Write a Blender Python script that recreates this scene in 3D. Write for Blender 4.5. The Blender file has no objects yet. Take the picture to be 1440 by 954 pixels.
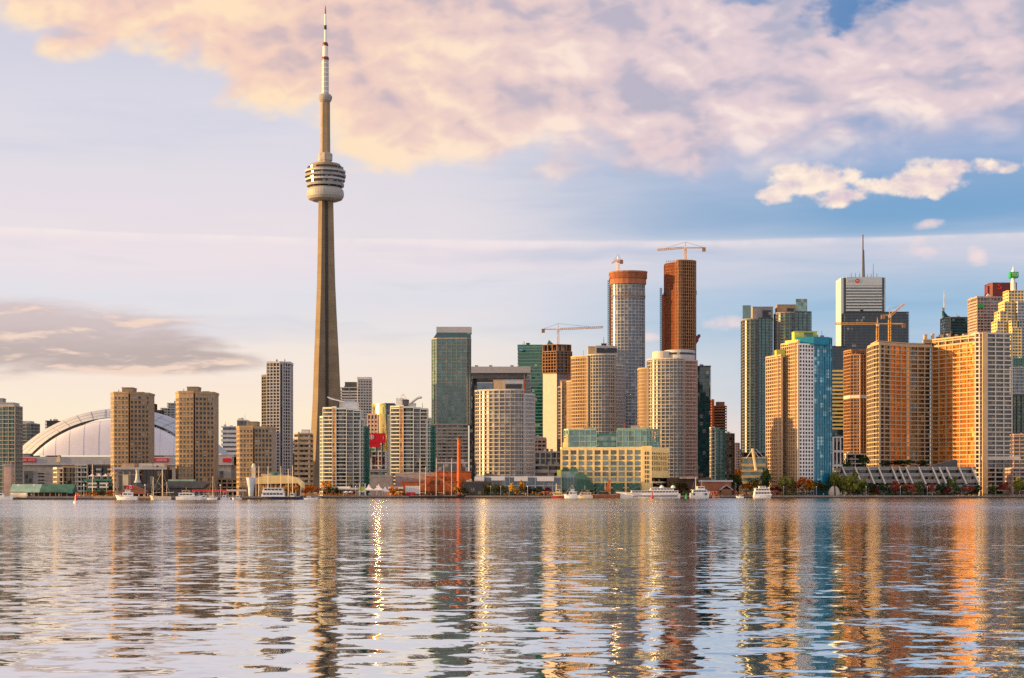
import bpy, math, random
from math import sin, cos, pi, atan, radians as R, sqrt
from mathutils import Vector
random.seed(11)
S = bpy.context.scene
COL = S.collection
# ---- the photograph's camera: a level lens of 2430 px focal length (1440 px wide frame), horizon at row 693
F, CZ, HZ = 2430.0, 4.0, 693.0
G = 1.7                                             # height of the quay and the city ground above the lake

def wx(px, Y): return (px - 720.0) * Y / F          # metres sideways of a point seen in column px at distance Y
def wz(py, Y): return CZ + (HZ - py) * Y / F

cam = bpy.data.cameras.new('camera')
cam.sensor_width = 36; cam.lens = F / 1440 * 36; cam.shift_y = (HZ - 477) / 1440
cam.clip_start = 1; cam.clip_end = 40000
camo = bpy.data.objects.new('camera', cam); COL.objects.link(camo)
camo.location = (0, 0, CZ); camo.rotation_euler = (R(90), 0, 0)
S.camera = camo

# ---- light: a low warm sun from the left, a little on the camera's side
SUN_AZ, SUN_EL = R(3.5), R(8)                        # angle from straight left towards the camera, height
SD = Vector((-cos(SUN_AZ) * cos(SUN_EL), -sin(SUN_AZ) * cos(SUN_EL), sin(SUN_EL)))
sun = bpy.data.lights.new('sun', 'SUN'); sun.energy = 5.0; sun.angle = R(0.5); sun.color = (1.0, 0.58, 0.20)
suno = bpy.data.objects.new('sun', sun); COL.objects.link(suno)
suno.rotation_euler = SD.to_track_quat('Z', 'Y').to_euler()
vs = S.view_settings
vs.view_transform = 'Standard'; vs.look = 'None'; vs.exposure = 1.05; vs.gamma = 1; vs.use_curve_mapping = False
cy = S.cycles
cy.use_denoising = False
cy.max_bounces = 6; cy.diffuse_bounces = 2; cy.glossy_bounces = 4; cy.transmission_bounces = 3
cy.sample_clamp_indirect = 260; cy.caustics_reflective = True; cy.blur_glossy = 1.0; cy.caustics_refractive = False

def lin(v):
    v /= 255.0
    return v / 12.92 if v <= 0.04045 else ((v + 0.055) / 1.055) ** 2.4
def C(r, g, b): return (lin(r), lin(g), lin(b), 1.0)

class NT:                                           # short hand for building node trees
    def __init__(s, tree): s.t = tree; s.N = tree.nodes; s.L = tree.links
    def put(s, sock, v):
        if hasattr(v, 'is_output'): s.L.new(v, sock)
        elif v is not None: sock.default_value = v
    def node(s, typ, ins=None, **props):
        n = s.N.new(typ)
        for k, v in props.items(): setattr(n, k, v)
        for k, v in (ins or {}).items(): s.put(n.inputs[k], v)
        return n
    def m(s, op, a, b=None, c=None, clamp=False):
        n = s.N.new('ShaderNodeMath'); n.operation = op; n.use_clamp = clamp
        for i, v in enumerate((a, b, c)): s.put(n.inputs[i], v)
        return n.outputs[0]
    def vm(s, op, a, b=None, scale=None):
        n = s.N.new('ShaderNodeVectorMath'); n.operation = op
        s.put(n.inputs[0], a); s.put(n.inputs[1], b)
        if scale is not None: s.put(n.inputs[3], scale)
        return n.outputs['Value'] if op in ('DOT_PRODUCT', 'LENGTH') else n.outputs[0]
    def step(s, v, a, b, lo=0.0, hi=1.0):           # smoothstep from a to b
        n = s.N.new('ShaderNodeMapRange'); n.interpolation_type = 'SMOOTHSTEP'
        s.put(n.inputs[0], v); s.put(n.inputs[1], a); s.put(n.inputs[2], b); s.put(n.inputs[3], lo); s.put(n.inputs[4], hi)
        return n.outputs[0]
    def mix(s, f, a, b, blend='MIX'):
        n = s.N.new('ShaderNodeMix'); n.data_type = 'RGBA'; n.blend_type = blend
        s.put(n.inputs[0], f); s.put(n.inputs[6], a); s.put(n.inputs[7], b)
        return n.outputs[2]
    def noise(s, vec, scale, detail=4, rough=0.55, dist=0.0, out=0):
        n = s.N.new('ShaderNodeTexNoise'); s.put(n.inputs['Vector'], vec)
        n.inputs['Scale'].default_value = scale; n.inputs['Detail'].default_value = detail
        n.inputs['Roughness'].default_value = rough; n.inputs['Distortion'].default_value = dist
        return n.outputs[out]
    def comb(s, x, y, z):
        n = s.N.new('ShaderNodeCombineXYZ')
        s.put(n.inputs[0], x); s.put(n.inputs[1], y); s.put(n.inputs[2], z)
        return n.outputs[0]
    def sep(s, v):
        n = s.N.new('ShaderNodeSeparateXYZ'); s.put(n.inputs[0], v)
        return n.outputs
    def ramp(s, f, stops, interp='EASE'):
        n = s.N.new('ShaderNodeValToRGB'); s.put(n.inputs[0], f); cr = n.color_ramp; cr.interpolation = interp
        while len(cr.elements) > 1: cr.elements.remove(cr.elements[-1])
        cr.elements[0].position = stops[0][0]; cr.elements[0].color = stops[0][1]
        for p, c in stops[1:]:
            e = cr.elements.new(p); e.color = c
        return n.outputs[0]

# ---- the sky: Nishita air with evening clouds, all laid out by direction (azimuth, elevation)
W = bpy.data.worlds.new('World'); S.world = W; W.use_nodes = True
W.node_tree.nodes.clear()
t = NT(W.node_tree)
gen = t.node('ShaderNodeTexCoord').outputs['Generated']
dx, dy, dz = t.sep(gen)
az = t.m('ARCTAN2', dx, dy); el = t.m('ARCSINE', dz)
U = t.m('MULTIPLY_ADD', az, 2.430, 0.720); V = t.m('MULTIPLY_ADD', el, -2.430, 0.693)   # thousandths of the photo's pixels
def pu(px): return 0.720 + 2.430 * atan((px - 720) / F)
def pv(py): return 0.693 - 2.430 * atan((HZ - py) / F)
P = t.comb(U, V, 0.0)
sky = t.node('ShaderNodeTexSky', sky_type='NISHITA', sun_disc=False, sun_elevation=SUN_EL,
             sun_rotation=math.atan2(SD.x, SD.y), altitude=80, air_density=1.0, dust_density=1.6, ozone_density=1.0)
bgA = t.node('ShaderNodeBackground', {'Color': sky.outputs[0], 'Strength': 0.06})
warp = t.vm('SUBTRACT', t.noise(P, 5.0, 3, out=1), (0.5, 0.5, 0.5))
PW = t.vm('ADD', P, t.vm('SCALE', warp, scale=0.035))
# thin high veil: warm to the left, blue to the right
fv = t.m('MULTIPLY_ADD', V, 1 / 2.4, 1.7 / 2.4, clamp=True)     # V from -1.7 to 0.7
def vs_(py): return (py / 1000 + 1.7) / 2.4
left = t.ramp(fv, [(0.0, C(214, 214, 228)), (vs_(-500), C(220, 214, 226)), (vs_(60), C(206, 204, 220)), (vs_(200), C(218, 214, 224)), (vs_(330), C(230, 220, 224)),
                   (vs_(420), C(222, 220, 228)), (vs_(520), C(243, 228, 218)), (vs_(600), C(251, 233, 206)), (vs_(690), C(250, 226, 190))])
right = t.ramp(fv, [(0.0, C(150, 172, 205)), (vs_(-500), C(150, 176, 212)), (vs_(60), C(72, 124, 180)), (vs_(150), C(128, 156, 200)), (vs_(230), C(140, 166, 206)), (vs_(312), C(116, 160, 202)),
                    (vs_(360), C(160, 184, 212)), (vs_(450), C(152, 186, 216)), (vs_(540), C(186, 202, 220)), (vs_(620), C(228, 214, 212)), (vs_(690), C(234, 210, 196))])
tr = t.m('ADD', t.step(U, 0.34, 1.30), t.m('MULTIPLY', t.m('SUBTRACT', t.noise(P, 2.2, 3), 0.5), 0.5), clamp=True)
tr = t.m('MULTIPLY', tr, t.m('ADD', 0.35, t.step(U, 0.6, 0.95, 0.0, 0.65)))
veil = t.mix(tr, left, right)
# the air glows round the sun, out of frame to the left
dsun = t.m('MAXIMUM', t.vm('DOT_PRODUCT', gen, tuple(SD)), 0.0)
glow = t.m('POWER', dsun, 5.0)
veil = t.mix(t.m('MULTIPLY', glow, 0.85), veil, (2.6, 1.45, 0.55, 1.0))
# unseen brightness added to the sky behind the camera, lifting the shaded fronts
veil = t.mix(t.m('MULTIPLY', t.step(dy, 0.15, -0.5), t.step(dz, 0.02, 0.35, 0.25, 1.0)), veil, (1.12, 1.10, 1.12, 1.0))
# streaky band at the level of the contrails
str_n = t.noise(t.vm('MULTIPLY', PW, (1.6, 22.0, 1.0)), 1.6, 5, 0.62)
str_b = t.noise(t.vm('ADD', t.vm('MULTIPLY', PW, (1.1, 9.0, 1.0)), (5.0, 2.0, 0.0)), 1.4, 4, 0.6)
band = t.m('MULTIPLY', t.m('MULTIPLY', t.step(V, pv(333), pv(347)), t.step(V, pv(440), pv(350))), t.step(U, .7, 1.25, 1.0, .62))
band = t.m('MULTIPLY', band, t.m('MULTIPLY_ADD', str_n, 1.7, -0.22, clamp=True))
veil = t.mix(t.m('MULTIPLY', band, 0.80), veil, C(240, 222, 226))
# soft layered sheets over the whole lower sky
sheet = t.m('MULTIPLY', t.step(str_b, 0.46, 0.68), t.step(V, pv(150), pv(260)))
veil = t.mix(t.m('MULTIPLY', sheet, t.step(U, 0.3, 1.1, 0.50, 0.16)), veil, t.mix(t.step(V, pv(350), pv(580)), C(226, 214, 226), C(250, 226, 208)))
dark = t.m('MULTIPLY', t.step(str_b, 0.50, 0.30), t.step(V, pv(620), pv(480)))
veil = t.mix(t.m('MULTIPLY', dark, 0.35), veil, t.mix(t.step(U, 0.3, 1.2), C(196, 198, 218), C(110, 156, 200)))
line = t.m('SUBTRACT', V, t.m('MULTIPLY_ADD', U, 0.006, pv(335)))
line = t.m('SUBTRACT', line, t.m('MULTIPLY', t.m('SUBTRACT', t.noise(P, 7.0, 3), 0.5), 0.006))
ln = t.m('MULTIPLY', t.step(line, -0.003, 0.0012), t.step(line, 0.014, 0.0))
ln = t.m('MULTIPLY', ln, t.m('MULTIPLY_ADD', t.noise(t.comb(U, 3.0, 0.0), 6.0, 4, .65), 2.6, -0.85, clamp=True))
veil = t.mix(t.m('MULTIPLY', ln, 0.75), veil, C(252, 234, 230))

def ell(cx, cyy, rx, ry):                             # 1 at the middle of an ellipse, 0 on its rim
    a = t.m('DIVIDE', t.m('SUBTRACT', U, pu(cx)), rx / 1000); b = t.m('DIVIDE', t.m('SUBTRACT', V, pv(cyy)), ry / 1000)
    return t.m('SUBTRACT', 1.0, t.m('ADD', t.m('MULTIPLY', a, a), t.m('MULTIPLY', b, b)))
PS = t.vm('MULTIPLY', PW, (1.0, 1.7, 1.0))
def lumps(sc_, det, off, r_=0.5):
    a = t.noise(PS, sc_, det, r_); b_ = t.noise(t.vm('ADD', PS, off), sc_, max(det - 1, 1), r_)
    return a, t.m('SUBTRACT', a, b_)
f0, emb0 = lumps(2.6, 3, (-0.05, 0.10, 0.0), .45)
f1, emb = lumps(6.0, 5, (-0.020, 0.040, 0.0), .48)   # relief of the billows, lit from low on the left
f2, emb2 = lumps(15.0, 6, (-0.008, 0.014, 0.0), .52)
def puff(vec, scale):                                 # rounded cauliflower heads: folded noise, three octaves
    tot = None
    for k_, a_ in ((1.0, 1.0), (2.1, .55), (4.3, .30), (8.9, .16)):
        n = t.m('MULTIPLY', t.m('ABSOLUTE', t.m('SUBTRACT', t.noise(vec, scale * k_, 0.0), 0.5)), 2.0 * a_)
        tot = n if tot is None else t.m('ADD', tot, n)
    return tot
PQ = t.vm('ADD', PS, t.vm('SCALE', t.vm('SUBTRACT', t.noise(PS, 8.0, 3, out=1), (0.5, 0.5, 0.5)), scale=0.05))
b1 = puff(PQ, 4.2); embp = t.m('SUBTRACT', b1, puff(t.vm('ADD', PQ, (-0.012, 0.026, 0.0)), 4.2))
flow = t.noise(t.vm('MULTIPLY', PW, (1.0, 1.9, 1.0)), 2.4, 3, 0.45)
# far grey bank low on the left
d0 = t.m('MAXIMUM', ell(40, 484, 270, 52), t.m('MAXIMUM', ell(180, 512, 200, 22), t.m('MAXIMUM', ell(120, 462, 140, 12), ell(20, 455, 90, 22))))
fl = t.noise(t.vm('MULTIPLY', PW, (1.0, 5.0, 1.0)), 4.5, 6, 0.58)
d0 = t.m('ADD', d0, t.m('MULTIPLY_ADD', fl, 2.4, -1.22))
m0 = t.step(d0, -0.25, 0.65)
c0 = t.mix(t.step(t.m('ADD', V, t.m('MULTIPLY', fl, 0.07)), pv(545), pv(478)), C(182, 164, 164), C(206, 186, 188))
c0 = t.mix(t.step(t.m('SUBTRACT', fl, t.noise(t.vm('ADD', t.vm('MULTIPLY', PW, (1.0, 5.0, 1.0)), (-0.01, 0.06, 0.0)), 4.5, 5, 0.58)), 0.02, 0.14), c0, C(238, 208, 192))
out = t.mix(t.m('MULTIPLY', m0, 0.92), veil, c0)
# the great cloud: everything above its ragged lower edge
crv = t.N.new('ShaderNodeFloatCurve'); t.put(crv.inputs['Value'], t.m('DIVIDE', U, 1.44, clamp=True))
edge = [(0, 78), (60, 120), (190, 128), (300, 150), (345, 180), (430, 205), (520, 250), (600, 266), (660, 270), (760, 266), (840, 246), (900, 284), (1000, 284), (1090, 268), (1250, 256), (1440, 256)]
cv = crv.mapping.curves[0]
cv.points[0].location = (0, edge[0][1] / 1000); cv.points[1].location = (1, edge[-1][1] / 1000)
for x, y in edge[1:-1]: cv.points.new(pu(x) / 1.44, y / 1000)
for p_ in cv.points: p_.handle_type = 'AUTO_CLAMPED'
crv.mapping.update()
d1 = t.m('SUBTRACT', t.m('ADD', crv.outputs[0], 0.0), V)
d1 = t.m('ADD', d1, t.m('ADD', t.m('MULTIPLY', t.m('SUBTRACT', f1, 0.5), t.step(U, .6, 1.1, .15, .10)), t.m('MULTIPLY_ADD', b1, 0.07, -0.035)))
hole = t.m('MAXIMUM', ell(1195, 22, 75, 40), t.m('MAXIMUM', ell(1050, 2, 60, 14), ell(1262, -4, 45, 30)))
hole = t.step(t.m('ADD', hole, t.m('MULTIPLY', t.m('SUBTRACT', f2, 0.54), 5.0)), -0.25, 0.85)
soft = t.step(U, 0.6, 1.3, 0.045, 0.10)
m1 = t.m('MULTIPLY', t.step(d1, -0.004, soft), t.m('SUBTRACT', 1.0, t.m('MULTIPLY', hole, 0.97)))
above = t.step(V, -0.05, -0.5)                       # breaks up overhead
gaps = t.step(t.m('ADD', flow, t.m('MULTIPLY', t.step(U, 0.2, 1.2), -0.10)), 0.36, 0.56)
m1 = t.m('MULTIPLY', m1, t.m('SUBTRACT', 1.0, t.m('MULTIPLY', above, t.m('SUBTRACT', 1.0, gaps))))
lit = t.mix(t.step(U, 0.40, 1.0), C(254, 224, 188), C(248, 226, 218))
mid = t.mix(t.step(U, 0.3, 1.1), C(242, 204, 186), C(222, 200, 206))
shd = t.mix(t.step(U, 0.3, 1.1), C(204, 180, 184), C(180, 176, 196))
rim = t.m('MULTIPLY', t.step(d1, 0.16, 0.01), t.step(U, 1.0, 0.55, 0.10, 0.36))
sh = t.m('ADD', t.m('MULTIPLY_ADD', emb0, 3.0, t.step(d1, 0.04, 0.26, 0.46, 0.26)), t.m('ADD', t.m('ADD', t.m('MULTIPLY', emb, 1.5), t.m('MULTIPLY', embp, 1.15)), t.m('MULTIPLY', emb2, 0.8)))
sh = t.m('ADD', sh, t.m('ADD', rim, t.m('MULTIPLY', t.m('SUBTRACT', f0, 0.5), -0.5)))
c1 = t.mix(t.step(sh, -0.1, 0.5), shd, mid); c1 = t.mix(t.step(sh, 0.42, 1.0), c1, lit)
out = t.mix(m1, out, c1)
# two bright little cumulus clouds and some scraps on the right
d2 = t.m('MAXIMUM', t.m('MAXIMUM', ell(1150, 266, 62, 28), ell(1175, 283, 70, 14)), t.m('MAXIMUM', t.m('MAXIMUM', ell(1298, 262, 66, 22), ell(1236, 272, 52, 14)), t.m('MAXIMUM', ell(1390, 250, 62, 13), ell(1095, 280, 30, 14))))
d2 = t.m('ADD', d2, t.m('ADD', t.m('MULTIPLY', t.m('SUBTRACT', f2, 0.51), 3.6), t.m('MULTIPLY', t.m('SUBTRACT', t.noise(PW, 42.0, 5), 0.5), 2.0)))
c2 = t.mix(t.m('ADD', t.m('MULTIPLY_ADD', emb2, 3.0, 0.60), t.m('MULTIPLY', embp, 1.6), clamp=True), C(214, 192, 204), C(255, 234, 214))
d2 = t.m('ADD', d2, t.m('MULTIPLY_ADD', b1, 1.7, -0.62))
out = t.mix(t.step(d2, -0.2, 0.8), out, c2)
d3 = t.m('MAXIMUM', t.m('MAXIMUM', ell(1306, 358, 36, 20), ell(1374, 374, 17, 18)), t.m('MAXIMUM', ell(1302, 328, 28, 9), t.m('MAXIMUM', ell(1022, 456, 46, 12), ell(905, 474, 30, 8))))
d3 = t.m('ADD', d3, t.m('MULTIPLY', t.m('SUBTRACT', f2, 0.55), 4.2))
out = t.mix(t.m('MULTIPLY', t.step(d3, -0.1, 1.1), 0.75), out, C(246, 218, 214))
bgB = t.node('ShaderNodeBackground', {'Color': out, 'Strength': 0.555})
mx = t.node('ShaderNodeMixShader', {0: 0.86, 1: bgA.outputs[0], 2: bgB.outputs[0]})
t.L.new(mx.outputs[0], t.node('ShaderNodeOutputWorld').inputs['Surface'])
W.cycles.sampling_method = 'MANUAL'; W.cycles.sample_map_resolution = 1024
# ---- mesh helpers
class MB:                                            # collects shapes and links them as ONE mesh object
    def __init__(s): s.v = []; s.f = []; s.mi = []
    def add(s, vs, fs, mi=0):
        b = len(s.v); s.v += [tuple(p) for p in vs]
        s.f += [tuple(i + b for i in f) for f in fs]; s.mi += [mi] * len(fs); return s
    def box(s, x0, x1, y0, y1, z0, z1, mi=0):
        v = [(x, y, z) for z in (z0, z1) for x, y in ((x0, y0), (x1, y0), (x1, y1), (x0, y1))]
        return s.add(v, [(3, 2, 1, 0), (4, 5, 6, 7), (0, 1, 5, 4), (1, 2, 6, 5), (2, 3, 7, 6), (3, 0, 4, 7)], mi)
    def prism(s, poly, z0, z1, mi=0):
        n = len(poly)
        return s.add([(x, y, z0) for x, y in poly] + [(x, y, z1) for x, y in poly],
                     [tuple(range(n))[::-1], tuple(range(n, 2 * n))] + [(i, (i + 1) % n, n + (i + 1) % n, n + i) for i in range(n)], mi)
    def loft(s, rings, mi=0, cap=True):
        n = len(rings[0]); v = [p for r in rings for p in r]; f = []
        for k in range(len(rings) - 1):
            for i in range(n): f.append((k * n + i, k * n + (i + 1) % n, (k + 1) * n + (i + 1) % n, (k + 1) * n + i))
        if cap: f += [tuple(range(n))[::-1], tuple(range(len(v) - n, len(v)))]
        return s.add(v, f, mi)
    def tube(s, p, q, r, n=5, mi=0, r2=None):
        p, q = Vector(p), Vector(q); d = (q - p).normalized()
        a = d.orthogonal().normalized(); b = d.cross(a); r2 = r if r2 is None else r2
        return s.loft([[c + a * rr * cos(2 * pi * i / n) + b * rr * sin(2 * pi * i / n) for i in range(n)] for c, rr in ((p, r), (q, r2))], mi)
    def lathe(s, prof, n=32, cx=0, cyy=0, mi=0):
        return s.loft([[(cx + r * cos(2 * pi * i / n), cyy + r * sin(2 * pi * i / n), z) for i in range(n)] for r, z in prof], mi)
    def build(s, name, mats, parent=None, loc=(0, 0, 0), smooth=False):
        me = bpy.data.meshes.new(name); me.from_pydata(s.v, [], s.f)
        for m_ in (mats if isinstance(mats, (list, tuple)) else [mats]): me.materials.append(m_)
        me.polygons.foreach_set('material_index', s.mi)
        if smooth: me.polygons.foreach_set('use_smooth', [True] * len(s.f))
        me.update()
        return link(name, me, parent, loc)

def link(name, me, parent=None, loc=(0, 0, 0)):
    o = bpy.data.objects.new(name, me); COL.objects.link(o); o.location = loc
    if parent is not None: o.parent = parent
    return o
def tag(o, label, cat, group=None):
    o['label'] = label; o['category'] = cat
    if group: o['group'] = group
    return o
def thing(name, label, cat, loc, group=None, rz=0):
    o = bpy.data.objects.new(name, None); COL.objects.link(o); o.location = loc; o.rotation_euler = (0, 0, rz)
    o.empty_display_size = 2
    return tag(o, label, cat, group)
def copy_tree(o, parent=None):
    c = o.copy(); COL.objects.link(c); c.parent = parent
    for ch in list(o.children): copy_tree(ch, c)
    return c

# ---- materials
def base(name):
    m_ = bpy.data.materials.new(name); m_.use_nodes = True; m_.node_tree.nodes.clear()
    t = NT(m_.node_tree); b = t.node('ShaderNodeBsdfPrincipled')
    t.L.new(b.outputs[0], t.node('ShaderNodeOutputMaterial').inputs['Surface'])
    return m_, t, b
def sc(c, k): return (min(1, c[0] * k), min(1, c[1] * k), min(1, c[2] * k), 1)
def mat(name, col, rough=0.8, var=0.22, scale=0.25, streak=0.25, metal=0.0, spec=0.3, lifts=0.0):
    m_, t, b = base(name)
    oi = t.node('ShaderNodeObjectInfo').outputs['Random']
    co = t.vm('ADD', t.node('ShaderNodeTexCoord').outputs['Object'], t.comb(t.m('MULTIPLY', oi, 41.0), t.m('MULTIPLY', oi, 23.0), 0.0))   # no two copies weather alike
    n1 = t.noise(co, scale, 5, 0.6)
    n2 = t.noise(t.vm('MULTIPLY', co, (1.0, 1.0, 0.07)), scale * 3, 3, 0.6)   # rain streaks and grime
    c = t.mix(t.step(n1, 0.25, 0.75), sc(col, 1 - var), sc(col, 1 + var))
    c = t.mix(t.m('MULTIPLY', t.step(n2, 0.5, 0.8), streak), c, sc(col, 0.45))
    c = t.mix(t.m('MULTIPLY', oi, min(.30, var * 1.6)), c, sc(col, .55))
    if lifts:                                        # concrete pour lifts: a joint and a slight change of tone every few metres
        z = t.m('DIVIDE', t.sep(co)[2], lifts); w_ = t.node('ShaderNodeTexWhiteNoise', {'W': t.m('FLOOR', z)}, noise_dimensions='1D').outputs[0]
        c = t.mix(t.m('MULTIPLY', w_, .22), c, sc(col, .5)); c = t.mix(t.m('MULTIPLY', t.m('LESS_THAN', t.m('FRACT', z), .10), .18), c, sc(col, .4))
    t.put(b.inputs['Base Color'], c); b.inputs['Roughness'].default_value = rough
    b.inputs['Metallic'].default_value = metal; b.inputs['Specular IOR Level'].default_value = spec
    return m_
def glass(name, col, bay=2.6, fh=3.1, rough=0.07, ior=1.75, blind=0.14, tilt=0.03, bl=(0.30, 0.28, 0.25, 1), metal=0.0):
    """window glass: each pane has its own tint, tilt and sometimes a drawn blind"""
    m_, t, b = base(name)
    co = t.node('ShaderNodeTexCoord').outputs['Object']
    cell = t.vm('FLOOR', t.vm('DIVIDE', t.vm('ADD', co, (0.37, 0.37, 0.02)), (bay, bay, fh)))
    wn = t.node('ShaderNodeTexWhiteNoise', {'Vector': cell}, noise_dimensions='3D')
    big = t.noise(co, 0.035, 2)
    v = wn.outputs[0]
    c = t.mix(v, sc(col, 0.45), sc(col, 1.6))
    c = t.mix(t.step(big, 0.4, 0.62), c, sc(col, 0.8))
    bf = t.m('GREATER_THAN', t.sep(wn.outputs[1])[1], 1 - blind)
    c = t.mix(t.m('MULTIPLY', bf, 0.75), c, bl)
    t.put(b.inputs['Base Color'], c)
    b.inputs['Roughness'].default_value = rough; b.inputs['IOR'].default_value = ior; b.inputs['Metallic'].default_value = metal
    nrm = t.node('ShaderNodeNewGeometry').outputs['Normal']
    off = t.vm('SCALE', t.vm('SUBTRACT', wn.outputs[1], (0.5, 0.5, 0.5)), scale=tilt * 2)
    t.put(b.inputs['Normal'], t.vm('NORMALIZE', t.vm('ADD', nrm, off)))
    return m_
def leafmat(name, c1, c2):
    m_, t, b = base(name)
    co = t.node('ShaderNodeTexCoord').outputs['Object']
    oi = t.node('ShaderNodeObjectInfo').outputs['Random']
    n = t.m('ADD', t.noise(co, 0.7, 4, 0.7), t.m('MULTIPLY_ADD', oi, 0.3, -0.15))
    t.put(b.inputs['Base Color'], t.mix(t.step(n, 0.3, 0.7), c1, c2)); b.inputs['Roughness'].default_value = 0.7
    b.inputs['Specular IOR Level'].default_value = 0.15
    return m_
def plain(name, col, rough=0.5): return mat(name, col, rough, 0.1, 0.6, 0.1)

M = dict(
    white=mat('white_paint', (.72, .70, .68, 1), .5, .08, .3, .12), offwhite=mat('off_white_concrete', (.56, .51, .45, 1), .8, .07, .25, .1),
    conc=mat('concrete', (.40, .36, .31, 1)), towerconc=mat('tower_concrete', (.29, .225, .15, 1), .85, .18, .05, .45, lifts=9.0),
    brown=mat('brown_concrete', (.33, .24, .15, 1)), tan=mat('tan_concrete', (.46, .34, .22, 1), .8, .12), dkbrown=mat('dark_brown', (.10, .06, .04, 1)),
    grey=mat('grey_concrete', (.30, .29, .29, 1)), ltgrey=mat('light_grey_panel', (.42, .42, .44, 1), .5, .08, .25, .1), coolwhite=mat('white_marble', (.46, .52, .56, 1), .5, .06, .1, .08), dkgrey=mat('dark_grey_metal', (.09, .09, .10, 1), .5),
    black=mat('black_metal', (.025, .025, .03, 1), .5), brick=mat('red_brick', (.34, .13, .07, 1)), pink=mat('pinkish_stone', (.48, .34, .29, 1)),
    rawconc=mat('raw_concrete', (.33, .18, .10, 1), .9, .3), orange=mat('orange_formwork', (.50, .12, .03, 1), .8, .3, .3, .4), redsteel=mat('red_steel', (.55, .05, .03, 1), .5),
    yellow=mat('yellow_concrete', (.86, .64, .28, 1), .8, .12), yellowsteel=mat('yellow_crane_paint', (.75, .42, .12, 1), .5), cranewhite=mat('pale_crane_paint', (.72, .55, .45, 1), .5),
    red=mat('red_sign', (.62, .015, .03, 1), .4, .05, .3, .0), green=mat('green_copper_roof', (.06, .15, .11, 1), .7, .3), sage=mat('sage_roof', (.30, .46, .36, 1), .7),
    teal=mat('teal_frame', (.07, .24, .20, 1), .6), bluepaint=mat('blue_panel', (.010, .20, .32, 1), .35, .2), lime=mat('lime_roof', (.45, .50, .10, 1), .6),
    signgreen=mat('green_sign', (.01, .32, .06, 1), .4, .05, .3, 0), gold=mat('gold_cladding', (.80, .50, .12, 1), .32, .1, .3, .0, .7),
    navy=mat('navy_paint', (.02, .03, .06, 1), .4), wood=mat('weathered_timber', (.20, .11, .06, 1)), orangewall=mat('orange_wall', (.46, .12, .04, 1), .85, .3, .4, .45),
    stone=mat('quay_stone', (.25, .20, .17, 1)), darkstone=mat('dark_quay', (.07, .045, .035, 1)), canvas=mat('white_canvas', (.76, .72, .70, 1), .8, .05, .4, .05),
    copper=mat('copper_hull', (.36, .12, .05, 1), .6), maroon=mat('maroon_granite', (.16, .03, .03, 1), .45), lightblue=mat('pale_blue_metal', (.45, .52, .62, 1), .5),
    roofwhite=mat('white_membrane_roof', (.62, .62, .72, 1), .6, .05, .05, .08), lift=mat('lift_track_cladding', (.05, .045, .04, 1), .5, .2), beige=mat('beige_concrete', (.45, .36, .26, 1), .8, .12), stoneg=mat('warm_grey_balcony', (.42, .39, .35, 1), .75, .1), condo=mat('greenish_white_concrete', (.62, .63, .57, 1), .8, .08), rust=mat('rust_brown_formwork', (.25, .085, .04, 1), .85, .3, .3, .4), radome=mat('pale_grey_radome', (.34, .335, .32, 1), .5, .05, .2, .1), archgrey=mat('pale_roof_panel', (.40, .43, .50, 1), .5, .06, .05, .12),
    cream=mat('cream_paint', (.70, .58, .42, 1), .6), trunk=mat('bark', (.09, .06, .04, 1)), skin=mat('skin', (.5, .3, .2, 1)), deck=mat('deck_timber', (.35, .24, .16, 1)),
)
M['dark'] = M['dkgrey']
GL = dict(
    teal=glass('teal_glass', (.012, .11, .098, 1), 3.0, 3.4, .24, 1.9, blind=.10, bl=(.12, .16, .12, 1)), dteal=glass('dark_teal_glass', (.004, .055, .06, 1), 3.0, 3.6, blind=.05), grey=glass('grey_glass', (.03, .033, .037, 1)),
    dark=glass('dark_glass', (.010, .010, .012, 1), ior=1.55, blind=.10), brown=glass('brown_glass', (.020, .012, .007, 1), 2.0, 3.0, blind=.2, bl=(.24, .16, .09, 1)), blue=glass('blue_glass', (.03, .065, .11, 1), 2.8, 3.2, .30, ior=2.0, blind=.1),
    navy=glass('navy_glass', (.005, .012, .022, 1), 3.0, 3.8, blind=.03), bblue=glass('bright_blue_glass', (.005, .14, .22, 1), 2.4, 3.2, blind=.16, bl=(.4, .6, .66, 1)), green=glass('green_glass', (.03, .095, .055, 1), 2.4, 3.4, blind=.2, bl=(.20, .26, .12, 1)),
    pale=glass('pale_green_glass', (.14, .26, .24, 1), 3.0, 4.0, blind=.1), gold=glass('sunset_glass', (.75, .26, .035, 1), 3.0, 3.7, .2, 2.2, .12, .05, (.5, .25, .06, 1), .7), warm=glass('warm_glass', (.030, .020, .012, 1), 2.6, 3.2, .08, 1.8, .18, .05, (.24, .16, .09, 1)),  # gold panes: orange base colour stands in for the reflected sunset
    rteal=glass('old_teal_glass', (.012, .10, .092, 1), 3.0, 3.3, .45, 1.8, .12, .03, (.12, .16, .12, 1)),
    sun_amber=glass('sun_amber_glass', (.36, .15, .04, 1), 2.6, 3.05, .24, 2.0, .15, .06, (.3, .18, .07, 1), .5),  # base colour carries the sun's gold on left-facing panes
    silver=glass('silver_glass', (.045, .052, .06, 1), 3.0, 3.2, .40, 2.1, .15),
    mirror=glass('gold_mirror_glass', (.95, .58, .16, 1), 1.8, 3.2, .16, 2.0, .0, .02, metal=1.0),
)

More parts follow.
